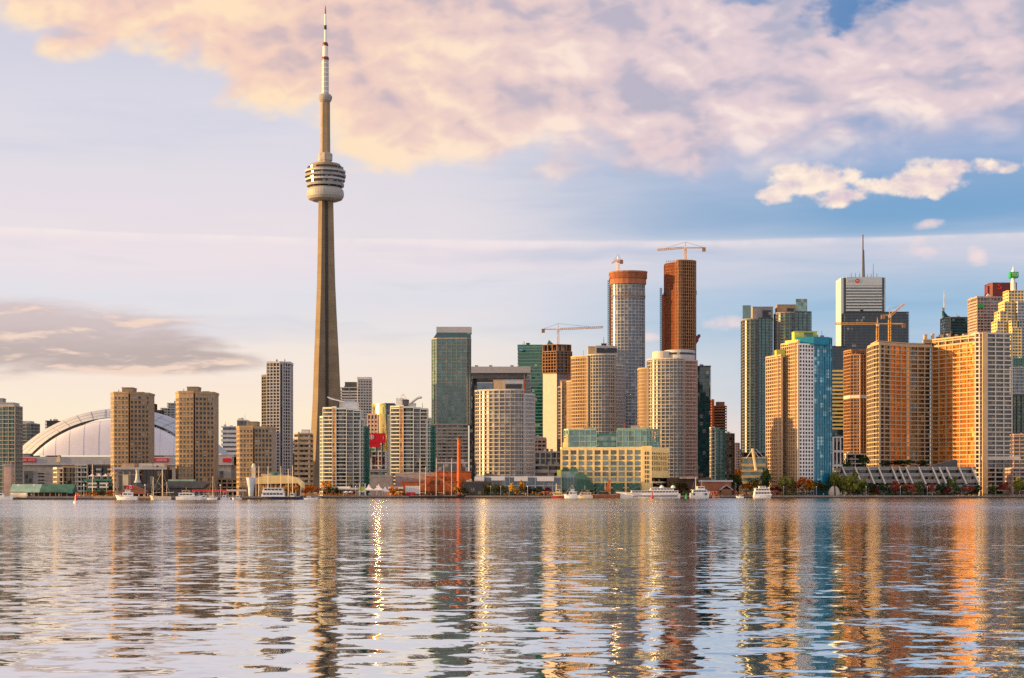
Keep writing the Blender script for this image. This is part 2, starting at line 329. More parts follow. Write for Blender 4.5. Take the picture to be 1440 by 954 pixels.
# ---- generic building blocks
def poly_offset(poly, d):                            # move every edge of a CCW plan inwards by d
    n = len(poly); res = []
    for i in range(n):
        p0, p1, p2 = Vector(poly[i - 1]), Vector(poly[i]), Vector(poly[(i + 1) % n])
        e1 = (p1 - p0).normalized(); e2 = (p2 - p1).normalized()
        n1 = Vector((-e1.y, e1.x)); n2 = Vector((-e2.y, e2.x))
        k = 1 + n1.dot(n2); b = (n1 + n2) / (k if k > 0.25 else 0.25)
        res.append(tuple(p1 + b * d))
    return res
def bld(name, label, px, Y, group=None, cat='building'):
    return thing(name, label, cat, (wx(px, Y), Y, G), group)
def plan(root, front, depth):
    ox, oy = root.location.x, root.location.y
    w = [(wx(px, oy + d) - ox, d) for px, d in front]
    bk = max(max(d for _, d in w) + 2, min(d for _, d in w) + depth)
    return w + [(w[-1][0] * .98 + w[0][0] * .02, bk), (w[0][0] * .98 + w[-1][0] * .02, bk)]
def arc(px0, px1, bulge, n=9, d0=0, d1=0):
    return [(px0 + (px1 - px0) * (.5 - .5 * cos(pi * i / n)) , d0 + (d1 - d0) * i / n - bulge * sin(pi * i / n)) for i in range(n + 1)]
def zl(root, py, d=0): return wz(py, root.location.y + d) - G
def block(root, front, top, depth=22, fh=3.1, bay=4.0, th=1.0, pw=.5, g='grey', s='conc', p=None, rec=1.5, pd=.12, z0=0.0, par=1.2, every=1, roofm=None, sname='floor_slab', pname='pier', ends=True):
    """one volume of a building: recessed glazing, a slab per floor, piers between the bays and a parapet"""
    pl = plan(root, front, depth); H = zl(root, top); th *= .82 if th < 1.5 else 1; pw *= .85
    MB().prism(poly_offset(pl, rec), z0, H - .05).build('glazing', GL[g], root)
    sl = None
    if th > 0:
        n = int((H - z0) / fh)
        for k in range(0, n + 1, every):
            z = z0 + k * fh
            if z + th > H - .06: break
            if sl is None: sl = MB().prism(pl, 0, th).build(sname, M[s], root, (0, 0, z))
            else: link(sname, sl.data, root, (0, 0, z))
    if pw > 0:
        q = poly_offset(pl, -pd); nf = len(front)
        edges = [(i, i + 1) for i in range(nf - 1)] + ([(nf - 1, nf), (len(q) - 1, 0)] if ends else [])
        done = []
        for a, b in edges:
            A, B = Vector(q[a]), Vector(q[b]); e = B - A; Ln = e.length
            if Ln < .3: continue
            e.normalize(); nn = Vector((-e.y, e.x)); m_ = max(1, round(Ln / bay))
            for j in range(m_ + 1):
                c = A + e * (Ln * j / m_)
                if any((c - d_).length < pw * 1.1 for d_ in done): continue
                done.append(c)
                h = pw / 2; D = rec + pd + .3
                pts = [c - e * h, c + e * h, c + e * h + nn * D, c - e * h + nn * D]
                MB().prism([(v.x, v.y) for v in pts], z0, H - .03).build(pname, M[p or s], root)
    if par > 0:
        MB().prism(poly_offset(pl, -pd - .06), H - .02, H + par).build('parapet', M[roofm or s], root)
        xs = [q[0] for q in pl]; ys = [q[1] for q in pl]; xa, xb, ya = min(xs) + 2, max(xs) - 2, max(ys[0], ys[len(front) - 1], *ys[:len(front)]) + 1.5
        if xb - xa > 5 and par > .7:                    # plant, vents and aerials on the roof
            for _ in range(random.randint(1, 3)):
                x_ = random.uniform(xa, xb - 2); w_ = random.uniform(1.2, 3.2); y_ = ya + random.uniform(0, 5)
                MB().box(x_, min(x_ + w_, xb), y_, y_ + 2.5, H + .02, H + par + random.uniform(.8, 2.6)).build('roof_unit', M[random.choice(('grey', 'ltgrey', 'conc', 'dkgrey'))], root)
            if random.random() < .5:
                x_ = random.uniform(xa, xb); MB().tube((x_, ya, H), (x_, ya, H + par + random.uniform(3, 6)), .16, 4).build('aerial', M['dkgrey'], root)
    return pl, H
def pent(root, px0, px1, top, base_py, d=6, depth=12, m_='conc', g=None, name='penthouse'):
    Y = root.location.y + d; ox = root.location.x
    x0, x1 = wx(px0, Y) - ox, wx(px1, Y) - ox; z0, z1 = wz(base_py, Y) - G - 1.5, wz(top, Y) - G
    o = MB().box(x0, x1, d, d + depth, z0, z1).build(name, GL[g] if g else M[m_], root)
    MB().box(x0 - .25, x1 + .25, d - .25, d + depth + .25, z1, z1 + .5).build('roof_cap', M[m_], o)
    return o
def mast(root, px, top, bot, d=8, r=.4, m_='dkgrey', name='mast'):
    Y = root.location.y + d; x = wx(px, Y) - root.location.x
    return MB().tube((x, d, wz(bot, Y) - G), (x, d, wz(top, Y) - G), r, 6, r2=r * .5).build(name, M[m_], root)
def lattice(mb, p, q, w, r=.28, n=None, tri=False):
    """a trussed boom: four chords, cross struts and diagonals"""
    p, q = Vector(p), Vector(q); d = q - p; Ln = d.length; d.normalize()
    up = Vector((0, 0, 1)) if abs(d.z) < .8 else Vector((0, 1, 0))
    a = d.cross(up).normalized() * w / 2; b = a.cross(d).normalized() * w / 2
    cs = [a + b, a - b, -a - b, -a + b]
    for c in cs: mb.tube(p + c, q + c, r, 4)
    n = n or max(3, int(Ln / (w * 1.3)))
    for i in range(n):
        u, v = p + d * (Ln * i / n), p + d * (Ln * (i + 1) / n)
        for k in range(4):
            mb.tube(u + cs[k], v + cs[(k + 1) % 4], r * .7, 3)
    return mb
def crane(label, px, Y, zb, zt, jib, cj, m_='yellowsteel', rz=0.0, lift=0.0, parent_h=None):
    """tower crane: mast, jib, counter jib, counterweight, cab, apex and tie bars"""
    root = thing('tower_crane', label, 'crane', (wx(px, Y), Y, zb))
    root.rotation_euler = (0, 0, rz); h = zt - zb
    lattice(MB(), (0, 0, 0), (0, 0, h), 1.9).build('mast', M[m_], root)
    s = 1 if jib > 0 else -1
    tip = (jib * cos(lift), 0, h + 1 + abs(jib) * sin(lift))
    lattice(MB(), (s * 1.2, 0, h + 1), tip, 1.5).build('jib', M[m_], root)
    MB().box(min(-s * 1.2, -s * cj), max(-s * 1.2, -s * cj), -.8, .8, h + .4, h + 1.4).build('counter_jib', M[m_], root)
    MB().box(-s * cj - 1.6, -s * cj + 1.6, -1.2, 1.2, h - 2.6, h + 1.2).build('counterweight', M['rawconc'], root)
    MB().box(-1.2, 1.2, -1.9, -.5, h - 1.4, h + .9).build('cab', M['cranewhite'], root)
    ap = (0, 0, h + 6.5)
    MB().tube((0, 0, h), ap, .7, 4, r2=.3).build('apex', M[m_], root)
    MB().tube(ap, (jib * .7 * cos(lift), 0, h + 2 + abs(jib) * .7 * sin(lift)), .14, 4).tube(ap, (-s * cj, 0, h + 1.2), .14, 4).build('tie_bar', M['dkgrey'], root)
    return root
def text(word, parent, loc, size, m_, name='lettering', rx=R(90), extr=.08, align='CENTER'):
    cu = bpy.data.curves.new(name, 'FONT'); cu.body = word; cu.size = size; cu.extrude = extr; cu.align_x = align; cu.align_y = 'CENTER'
    o = bpy.data.objects.new('tmp', cu); COL.objects.link(o)
    me = bpy.data.meshes.new_from_object(o.evaluated_get(bpy.context.evaluated_depsgraph_get()))
    bpy.data.objects.remove(o); me.name = name
    me.materials.clear(); me.materials.append(M[m_])
    t_ = link(name, me, parent, loc); t_.rotation_euler = (rx, 0, 0)
    return t_
# ---- the setting: lake, land, quay
SHORE = [(-120, 985), (0, 985), (130, 990), (230, 985), (345, 1000), (428, 1010), (446, 1120), (452, 1225), (560, 1235), (660, 1240), (780, 1240), (870, 1255), (1000, 1265), (1050, 1300), (1110, 1290), (1240, 1290), (1330, 1300), (1440, 1310), (1560, 1310)]
def shore_y(px):
    for (a, ya), (b, yb) in zip(SHORE, SHORE[1:]):
        if a <= px <= b: return ya + (yb - ya) * (px - a) / (b - a)
    return 985 if px < 0 else 1310
m_, t, b = base('lake_water')
m_.node_tree.nodes.remove(b)
co = t.node('ShaderNodeTexCoord').outputs['Object']
dist = t.vm('LENGTH', co)
inc = t.node('ShaderNodeNewGeometry').outputs['Incoming']
def slopes(scale, detail, rough, sx=0.8, off=0.0):
    c = t.noise(t.vm('ADD', t.vm('MULTIPLY', co, (sx, 1.0, 1.0)), (off, off * .7, off)), scale, detail, rough, .3, out=1)
    return t.vm('SUBTRACT', c, (.5, .5, .5))
patch = t.step(t.noise(t.vm('MULTIPLY', co, (.35, 1, 1)), .012, 3), .35, .65, .75, 1.2)   # cat's paws of wind
s1 = t.vm('SCALE', slopes(.85, 2, .50), scale=.205)     # metre-long wavelets
s2 = t.vm('SCALE', slopes(3.4, 2, .55, .6, 7.0), scale=t.step(dist, 60.0, 480.0, .06, .70))   # the middle of the harbour lies open to the breeze   # ripples
s3 = t.vm('SCALE', slopes(.12, 3, .6, .45, 3.0), scale=.06)
sl = t.vm('SCALE', t.vm('ADD', t.vm('ADD', s1, s3), s2), scale=patch)
sl = t.vm('MULTIPLY', sl, (.7, 1.0, 0.0))
nrm = t.vm('NORMALIZE', t.vm('ADD', sl, (0, 0, 1)))
back = t.m('MINIMUM', t.m('SUBTRACT', t.vm('DOT_PRODUCT', nrm, inc), t.m('MULTIPLY', t.sep(inc)[2], 0.52)), 0.0)          # a facet turned away is hidden: show its neighbour that faces us
nrm = t.vm('NORMALIZE', t.vm('SUBTRACT', nrm, t.vm('SCALE', inc, scale=t.m('MULTIPLY', back, 2.0))))
gl = t.node('ShaderNodeBsdfGlossy', {'Roughness': .02, 'Normal': nrm, 'Color': (.97, .97, .98, 1)})
df = t.node('ShaderNodeBsdfDiffuse', {'Color': (.012, .03, .035, 1)})
fr = t.node('ShaderNodeFresnel', {'IOR': 2.6, 'Normal': nrm})
ms = t.node('ShaderNodeMixShader', {0: t.m('MULTIPLY_ADD', fr.outputs[0], .3, .7), 1: df.outputs[0], 2: gl.outputs[0]})
t.L.new(ms.outputs[0], [n for n in t.N if n.type == 'OUTPUT_MATERIAL'][0].inputs['Surface'])
water = MB().add([(-4000, -600, 0), (4000, -600, 0), (4000, 1800, 0), (-4000, 1800, 0)], [(0, 1, 2, 3)]).build('lake', m_)
water['kind'] = 'structure'
land = [(wx(p, y), y) for p, y in SHORE]
land = [(-6000, 985)] + land + [(6000, 1310), (16000, 16000), (-16000, 16000)]
gm = mat('city_ground', (.16, .14, .12, 1), .9, .3, .05, 0)
o = MB().prism(land, -3, G).build('ground', gm); o['kind'] = 'structure'
qs = [(wx(p, y), y) for p, y in SHORE]
o = MB()
for (x0, y0), (x1, y1) in zip(qs, qs[1:]):
    o.prism([(x0, y0 - .5), (x1, y1 - .5), (x1, y1 + 5), (x0, y0 + 5)], -.6, G + .18)
o = o.build('quay_kerb', M['stone']); o['kind'] = 'structure'
o = MB()
for (x0, y0), (x1, y1) in zip(qs, qs[1:]):
    o.prism([(x0, y0 - .9), (x1, y1 - .9), (x1, y1 - .51), (x0, y0 - .51)], -.5, .75)
o = o.build('quay_wall', M['darkstone']); o['kind'] = 'structure'

# ---- the great observation tower
Yt = 1900.0
T = thing('observation_tower', 'very tall concrete observation tower with round pod and red and white antenna', 'tower', (wx(457.5, Yt), Yt, G))
mp = Yt / F
rings = []
for py, hw in ((693, 29.5), (660, 26.3), (638, 24.4), (604, 21.8), (569, 19.6), (534, 18.2), (500, 16.9), (450, 14.6), (400, 12.6), (350, 11.4), (284, 10.2)):
    w = (2.6 + 2.6 * (hw - 10) / 20); L = (2 * hw * mp - .9 * w) / 1.62; rc = min(L * .42, 3.9 + (hw - 10) * .12); ring = []
    for a in (235, 355, 115):
        a = R(a); ux, uy, vx, vy = cos(a), sin(a), -sin(a), cos(a)
        r2 = rc * 1.12
        ring += [(L * ux - w * vx, L * uy - w * vy, wz(py, Yt) - G), (L * ux + w * vx, L * uy + w * vy, wz(py, Yt) - G)]
        ring += [(rc * ux * 1.25 + w * 1.0 * vx, rc * uy * 1.25 + w * 1.0 * vy, wz(py, Yt) - G)]
        for k in (42, 78):
            ring.append((r2 * cos(a + R(k)), r2 * sin(a + R(k)), wz(py, Yt) - G))
        a2 = a + R(120); ux2, uy2, vx2, vy2 = cos(a2), sin(a2), -sin(a2), cos(a2)
        ring.append((rc * ux2 * 1.25 - w * vx2, rc * uy2 * 1.25 - w * vy2, wz(py, Yt) - G))
    rings.append(ring)
MB().loft(rings).build('shaft', M['towerconc'], T)
for va in (295, 55):                                    # glass lift tracks, coloured dark to carry the shade of the leg valleys
    rr = []
    for r_ in rings:
        q = [r_[3], r_[4]] if va == 295 else [r_[9], r_[10]]
        cx_, cy_ = (q[0][0] + q[1][0]) / 2, (q[0][1] + q[1][1]) / 2; n_ = Vector((cos(R(va)), sin(R(va)))); e_ = Vector((-n_.y, n_.x)); c_ = Vector((cx_, cy_))
        pp = [c_ - e_ * 1.5 - n_ * 1.2, c_ - e_ * 1.5 + n_ * .7, c_ + e_ * 1.5 + n_ * .7, c_ + e_ * 1.5 - n_ * 1.2]
        rr.append([(p_.x, p_.y, q[0][2]) for p_ in pp])
    MB().loft(rr).build('lift_track', M['lift'], T)
def tz(py): return wz(py, Yt) - G
def lathe_part(name, prof, m_, n=40, par=T):
    return MB().lathe([(r * mp, tz(py)) for r, py in prof], n).build(name, m_, par, smooth=False)
lathe_part('radome', [(10.5, 283.6), (18, 283), (23.4, 281), (25.6, 277.5), (26.2, 273.5), (25.8, 269.5), (24.4, 266.8), (22.6, 265)], M['radome'])
lathe_part('pod_core', [(23.2, 264.5), (24.5, 262), (25.5, 236)], GL['dark'])
for a_, b_, r_, mm in ((263, 258.5, 26.3, 'grey'), (255.5, 252.2, 28, 'ltgrey'), (250, 246, 28.9, 'grey'), (243.5, 240.5, 28.6, 'ltgrey')):
    lathe_part('deck_ring', [(r_ - 2.4, a_), (r_ - .3, a_ - .2), (r_, b_ + .5), (r_ - 3, b_)], M[mm])
lathe_part('pod_roof', [(25.6, 240.6), (26, 239), (22.5, 237.5), (22, 234), (20.6, 231.5), (10, 230.5)], M['towerconc'])
lathe_part('roof_band', [(22.6, 237.4), (22.7, 236), (22.2, 235.6)], M['red'])
lathe_part('upper_collar', [(8.9, 231), (8.9, 227), (9.9, 226.5), (10.1, 217), (8.8, 216)], M['conc'], 8)
lathe_part('upper_shaft', [(7, 217), (6.8, 190), (6.6, 143)], M['towerconc'], 6)
lathe_part('sky_pod', [(6.6, 144), (8.6, 141.5), (9.6, 138.5), (9.4, 135.5), (7, 133)], M['grey'], 24)
an = lathe_part('antenna', [(4.9, 134), (4.7, 84), (4.6, 83)], M['ltgrey'], 10)
for k in range(7): lathe_part('ring', [(4.9, 130 - k * 6.6), (5.15, 129.6 - k * 6.6), (5.15, 129 - k * 6.6), (4.9, 128.6 - k * 6.6)], M['white'], 10, an)
lathe_part('antenna_band', [(5, 85), (5.2, 83), (4.6, 80.5)], M['maroon'], 10)
lathe_part('antenna', [(3.8, 81), (3.6, 64)], M['white'], 10)
lathe_part('antenna_band', [(4.2, 65), (4.2, 63), (3, 60)], M['maroon'], 10)
lathe_part('antenna', [(1.7, 61), (1.4, 20)], M['white'], 8)
lathe_part('antenna_band', [(1.9, 42), (1.9, 36)], M['black'], 8)
lathe_part('antenna_tip', [(1.3, 20), (1.0, 13), (.4, 8)], M['brick'], 8)

# ---- the domed stadium
Ys = 1600.0; k = Ys / F
st = thing('stadium', 'huge domed stadium with white arched roof and low grey concrete base', 'stadium', (wx(163, Ys), Ys, G))
def sx(px): return (px - 163) * k
def sz(py): return wz(py, Ys) - G
MB().box(sx(8), sx(332), 6, 90, 0, sz(643)).build('base_wall', M['grey'], st)
hw, hh = 152 * k, sz(573) - sz(638)
def arcp(f, d, n=48, z0=638):                          # points of the roof arch scaled by f and set d back
    R_ = (hw * hw + hh * hh) / (2 * hh); th = math.asin(min(1, hw / R_)) if hh < hw else pi / 2
    return [(f * R_ * sin(-th + 2 * th * i / n), d, sz(z0) + f * (R_ * cos(-th + 2 * th * i / n) - R_ * cos(th))) for i in range(n + 1)]
def strip(rows, mi=0):
    n = len(rows[0]); mb = MB()
    return mb.add([p for r in rows for p in r], [(j * n + i, j * n + i + 1, (j + 1) * n + i + 1, (j + 1) * n + i) for j in range(len(rows) - 1) for i in range(n - 1)], mi)
rows = [arcp(.775, .3), arcp(.778, -1), arcp(.985, 16), arcp(1.0, 22), arcp(.975, 48), arcp(.93, 80)]
o = strip(rows).build('roof_arch', M['archgrey'], st)
for f_, d_ in ((.85, 4.6), (.92, 10.4)):
    strip([arcp(f_ - .002, d_ - .3), arcp(f_ + .002, d_ + .2)]).build('roof_seam', M['ltgrey'], o)
for i_ in range(3, 46, 3):                              # joints across the arch panels
    A_, B_ = arcp(.79, -.9)[i_], arcp(.983, 15.6)[i_]
    MB().tube((A_[0], A_[1] - .25, A_[2]), (B_[0], B_[1] - .25, B_[2]), .22, 4).build('panel_joint', M['ltgrey'], o)
strip([arcp(.768, .6), arcp(.775, -.7), arcp(.775, .8)]).build('roof_gutter', M['dkgrey'], st)
lun = []                                                # the quarter dome bulging out under the arch
for j in range(13):
    q = pi / 2 * j / 12
    lun.append([(x, 0.6 - 9 * cos(q) * (1 - (x / (hw * .77)) ** 2) ** .5 if abs(x) < hw * .77 else 0.6, sz(641) + (z - sz(638)) * sin(q)) for x, d_, z in arcp(.769, 0)])
o = strip(lun).build('roof_dome', M['roofwhite'], st)
for i_ in range(4, 45, 4): MB().loft([[(lun[j_][i_][0] + e_ * .14, lun[j_][i_][1] - .12 + f_, lun[j_][i_][2]) for e_, f_ in ((-1, 0), (1, 0), (1, .3), (-1, .3))] for j_ in range(13)]).build('panel_joint', M['ltgrey'], o)
o.data.polygons.foreach_set('use_smooth', [True] * len(o.data.polygons))
MB().box(sx(40), sx(332), -30, 5.9, 0, sz(654)).build('concourse', M['grey'], st)
MB().box(sx(36), sx(334), -31, 5.95, sz(655), sz(643.5)).build('fascia', M['ltgrey'], st)
MB().box(sx(6), sx(42), -20, 5.9, 0, sz(640)).build('stair_tower', M['grey'], st)
MB().box(sx(300), sx(334), -20, 5.9, 0, sz(640)).build('stair_tower', M['grey'], st)
for a_, b_ in ((50, 62),): pass
for px in (49.5, 56, 305, 312, 319):
    MB().box(sx(px - 2.6), sx(px + 2.6), -30.4, -28, sz(681), sz(663)).build('window', GL['navy'], st)
for px in (26, 66, 70):
    for py in (666, 670, 675, 679): MB().box(sx(px), sx(px + (6 if px == 26 else 4.4)), -30.5 if px > 40 else -20.4, -19, sz(py + 1.6), sz(py)).build('louvre', M['black'], st)
for a_, b_, w_ in ((40, 64, 'ROGERS CENTRE'), (209, 247, 'ROGERS CENTRE'), (321, 333, 'GATE')):
    sg = MB().box(sx(a_), sx(b_), -31.6, -31.05, sz(651), sz(645.5)).build('sign_board', M['red'], st)
    if w_ != 'GATE':
        ln_ = (b_ - a_) * k
        for wd, q in zip(w_.split(), (.26, .74)): text(wd, sg, (sx(a_) + ln_ * q, -31.65, sz(648.3)), 1.75 if b_ - a_ < 30 else 2.5, 'white', extr=.04)
MB().box(sx(93), sx(97), -31.6, -31.05, sz(651), sz(643)).build('banner', M['yellow'], st)

# ---- buildings on the left
def punched(root, front, top, depth, fh, cols, g='brown', s='brown', wf=.55, hf=.5, sky=None, label=None):
    """a concrete slab block with punched windows: every window a recessed pane with its own sill"""
    pl = plan(root, front, depth); H = zl(root, top)
    MB().prism(pl, 0, H).build('wall', M[s], root)
    MB().prism(poly_offset(pl, -.3), H - .01, H + 1.3).build('parapet', M[s], root)
    lst = []
    for i, nc in enumerate(cols):
        A, B = Vector(pl[i]), Vector(pl[i + 1]); e = B - A; Ln = e.length; e.normalize(); nn = Vector((e.y, -e.x))
        for f_ in range(1, int(H / fh)):
            for c_ in range(nc): lst.append((A + e * (Ln * (c_ + .5) / nc), nn, e, f_ * fh + .9, Ln / nc * wf, fh * hf))
    lst.sort(key=lambda q: -abs(q[1].y) * q[4])
    rest = MB()
    for i, (c, nn, e, z, w, h) in enumerate(lst):
        mb = rest if i >= 90 else MB()
        for (dn0, dn1, z0_, z1_, ww) in ((-.1, .06, z, z + h, w), (-.1, .32, z - .25, z, w * 1.15), (-.1, .32, z + h, z + h + .15, w * 1.15)):
            pts = [c - e * ww / 2 + nn * dn1, c + e * ww / 2 + nn * dn1, c + e * ww / 2 + nn * dn0, c - e * ww / 2 + nn * dn0]
            mb.prism([(v.x, v.y) for v in pts], z0_, z1_, 0 if ww == w else 1)
        if i < 90: mb.build('window', [GL[g], M[s]], root)
    if len(lst) > 90:
        o = rest.build('window', [GL[g], M[s]], root); o['kind'] = 'stuff'
def brown_tower(label, x0, Y, top, base_, s=1.0):
    b = bld('apartment_tower', label, x0 + 28, Y, 'brown concrete apartment towers')
    a = lambda p: x0 + p * s
    punched(b, [(a(0), 11), (a(4.5), 0), (a(25), -1)], top, 22, 2.9, [3, 4], 'brown', 'brown', .5, .5)
    punched(b, [(a(27.5), -2), (a(54), 2)], top + 1, 22, 2.9, [5], 'dark', 'brown', .62, .58)
    MB().box(wx(a(24.8), Y) - b.location.x, wx(a(27.8), Y) - b.location.x, 1.8, 16, 0, zl(b, top - 2)).build('recess_wall', M['dkbrown'], b)
    pent(b, a(16), a(31), top - 8, top, 4, 12, 'brown')
    mast(b, a(11.5), top - 6, top, 5, .35, 'dkbrown', 'antenna')
    pent(b, a(38), a(46), top - 1.5, top, 4, 8, 'brown', name='plant_box')
    return b
brown_tower('brown concrete apartment tower standing in front of the white dome', 155.5, 1100, 554, 660)
brown_tower('brown concrete apartment tower at the right end of the white dome', 247, 1062, 553, 680)
brown_tower('lowest brown apartment tower, left of the slim grey tower', 332.5, 1040, 602, 690, .93)

b = bld('office_tower', 'teal glass office tower with pale cap at the left edge of the skyline', 5, 1480)
block(b, [(-12, 4), (20, 0), (25, 10)], 572, 26, 3.6, 6, .6, .3, 'teal', 'conc')
pent(b, -12, 19, 567, 572, 3, 18, 'ltgrey'); pent(b, -6, 4, 561, 567, 5, 9, 'grey')
b = bld('office_tower', 'small dark teal tower with rounded corner behind the left end of the dome', 37, 1850)
block(b, arc(25, 49, 5, 6), 597, 26, 3.6, 5, .9, .3, 'dteal', 'grey'); pent(b, 27, 43, 593, 597, 4, 14, 'ltgrey')
b = bld('office_block', 'tiny dark block peeping over the left shoulder of the dome', 72, 2150)
block(b, [(64, 0), (81, 3)], 593, 20, 3.6, 5, .9, .5, 'dark', 'dkbrown')
b = bld('apartment_block', 'dark stepped apartment block behind the dome beside the first brown tower', 217, 2150)
block(b, [(208, 0), (217, 2)], 569, 20, 3.2, 5, .9, .6, 'dark', 'dkbrown'); block(b, [(217.3, 1), (227, 3)], 578, 20, 3.2, 5, .9, .6, 'dark', 'dkbrown')
b = bld('apartment_block', 'pale grey stepped apartment block behind the dome beside the second brown tower', 238, 2200)
block(b, [(226, 0), (235, 2)], 575, 20, 3.2, 5, 1.3, .8, 'grey', 'ltgrey'); block(b, [(235.3, 0), (250, 4)], 568, 20, 3.2, 5, 1.3, .8, 'grey', 'ltgrey')
b = bld('office_block', 'white office block with blue window stripes right of the dome', 322, 1950)
block(b, [(311, 0), (333, 1)], 601, 26, 5.0, 30, 2.8, 0, 'blue', 'white')
block(b, [(333.4, 3), (347, 3)], 592, 24, 5.0, 30, 0, 0, 'grey', 'ltgrey', rec=0); pent(b, 335, 341, 589, 592, 5, 8, 'white')
b = bld('apartment_tower', 'slim dark tower with white window grid left of the observation tower', 388, 1620)
block(b, [(368, 8), (375, 2)], 528, 26, 3.0, 3.2, .8, .6, 'dark', 'dkgrey')
block(b, [(375.2, 1), (393, -2)], 511, 26, 3.0, 3.1, .95, .75, 'navy', 'ltgrey')
block(b, [(393.2, 2), (398, 2)], 510, 26, 3.0, 4, 0, 0, 'brown', 'dkbrown')
block(b, [(398.2, -1), (408, 3)], 511, 26, 3.0, 3.0, .9, .7, 'dark', 'ltgrey')
MB().box(wx(375, 1620) - b.location.x, wx(408, 1620) - b.location.x, 1.5, 25, zl(b, 512), zl(b, 508.5)).build('crown', M['ltgrey'], b)
mast(b, 400.5, 505, 509, 6, .5)
b = bld('office_block', 'brown striped office block touching the left foot of the observation tower', 423, 1500)
block(b, [(414, 4), (419, 0), (436, 0)], 611, 26, 4.4, 30, 2.3, .01, 'brown', 'tan'); pent(b, 424, 434, 605, 611, 5, 12, 'white')
b = bld('office_block', 'low dark teal glass block between slim grey tower and brown striped block', 409, 1700)
block(b, [(399, 0), (416, 2)], 639, 20, 3.6, 5, .6, .3, 'dteal', 'dkgrey')
b = bld('office_block', 'small white block behind the dark teal block left of the tower foot', 411, 1950)
block(b, [(405, 0), (417, 2)], 621, 20, 3.6, 5, 1.8, .5, 'grey', 'white'); pent(b, 411, 415, 618, 621, 4, 6, 'white')

# ---- behind and around the two white balcony towers
b = bld('apartment_tower', 'grey white slab tower directly right of the observation tower', 501, 2250)
block(b, [(479, 0), (503, -1)], 546, 24, 3.6, 12, 1.9, .4, 'dark', 'ltgrey'); block(b, [(503.3, -2), (522, 2)], 534, 24, 3.6, 3.4, 1.7, 1.2, 'grey', 'offwhite')
pent(b, 485, 501, 538, 546, 4, 12, 'dkgrey'); pent(b, 502, 521.5, 531, 534, 2, 16, 'white')
def balcony_tower(label, x0, Y, top, w=1.0):
    b = bld('condominium_tower', label, x0 + 32, Y, 'white balcony towers by the water')
    a = lambda p: x0 + p * w
    block(b, [(a(0), 9), (a(4), 3)], top + 12, 20, 2.9, 3, .75, .4, 'pale', 'condo', rec=1.2)
    block(b, [(a(4.2), 2), (a(17), -1)], top, 24, 2.9, 6.2, .85, .6, 'grey', 'condo', rec=1.6)
    block(b, [(a(17.2), -1.2), (a(22.5), -1.6)], top - 1, 24, 2.9, 9, .35, .01, 'gold', 'condo', rec=.3)  # gold panes stand in for the sun mirrored in a glass column
    block(b, [(a(22.7), -2), (a(37), -2)], top + 1, 24, 2.9, 7.2, .85, .6, 'grey', 'condo', rec=1.6)
    block(b, [(a(37.2), -1), (a(47), 1)], top + 2, 24, 2.9, 5, .55, .35, 'warm', 'condo', rec=.9)
    block(b, [(a(47.2), 1), (a(57), 4)], top + 3, 22, 2.9, 5, .85, .5, 'grey', 'condo', rec=1.4)
    block(b, [(a(57.2), 4), (a(62), 8)], top + 16, 20, 2.9, 4, .7, .35, 'teal', 'condo', rec=1.2)
    block(b, [(a(62.2), 8), (a(67.5), 14)], top + 26, 20, 2.9, 4, .5, .3, 'dteal', 'teal', rec=1.0)
    return b
b = balcony_tower('white balcony tower with one slanted roof wing beside the observation tower', 450, 1332, 575)
pent(b, 468, 476, 564, 575, 4, 12, 'dkgrey'); pent(b, 477, 503, 566, 576, 5, 13, 'white'); pent(b, 484, 498, 563, 566, 7, 8, 'ltgrey')
def wing(b, x0, z0p, x1, z1p, x2, z2p, d0=2, d1=16, th=1.0):
    ox = b.location.x; Y = b.location.y
    pts = [(wx(x, Y) - ox, wz(z, Y) - G) for x, z in ((x0, z0p), (x1, z1p), (x2, z2p))]
    MB().loft([[(x, d, z - e) for x, z in pts for e in ((0,) if d < -99 else (0,))] + [(x, d, z - th) for x, z in pts[::-1]] for d in (d0, d1)]).build('roof_wing', M['white'], b)
wing(b, 460, 557.5, 470, 561, 484, 564.5)
b = balcony_tower('white balcony tower with a triangular roof peak and slanted wing', 545, 1330, 573, .98)
pent(b, 557, 567, 561, 573, 4, 10, 'white'); pent(b, 566, 574, 563, 574, 3, 12, 'dkgrey'); pent(b, 574, 584, 568, 574, 5, 10, 'white')
ox = b.location.x; zq = lambda p: wz(p, 1330) - G; xq = lambda p: wx(p, 1330) - ox
mb = MB()
for x0_, x1_, z0_, z1_ in ((560.5, 566.3, 562, 554), (566.3, 572, 554, 562), (560.5, 572, 561.6, 561.6)): mb.tube((xq(x0_), 4, zq(z0_)), (xq(x1_), 4, zq(z1_)), .45, 4)
mb.build('roof_peak', M['white'], b)
wing(b, 576, 566, 586, 558.5, 592, 557); mast(b, 594, 567, 575, 5, .25)

b = bld('glass_tower', 'gold capped mirror glass tower glinting between the two white balcony towers', 536, 1560)
block(b, arc(520.5, 545, 9, 28, 14, 0), 618, 24, 3.2, 3, .25, .15, 'mirror', 'gold', rec=.2, par=0, sname='gold_band')
pl = plan(b, arc(520.5, 545, 9, 28, 14, 0), 24); z0_, z1_ = zl(b, 618), zl(b, 570); p1_ = poly_offset(pl, (z1_ - z0_) * math.tan(R(3.4)))
MB().loft([[(x, y, z0_) for x, y in pl], [(x, y, z1_) for x, y in p1_]]).build('leaning_crown', GL['mirror'], b)
MB().prism(poly_offset(p1_, -.3), z1_ + .02, z1_ + 1.4).build('parapet', M['gold'], b)
block(b, [(541, -1), (554.5, 2)], 569, 24, 3.4, 3, .5, .3, 'green', 'dkgrey', rec=.5)
b = bld('office_block', 'pinkish brick block left of the gold glass tower', 525, 1500)
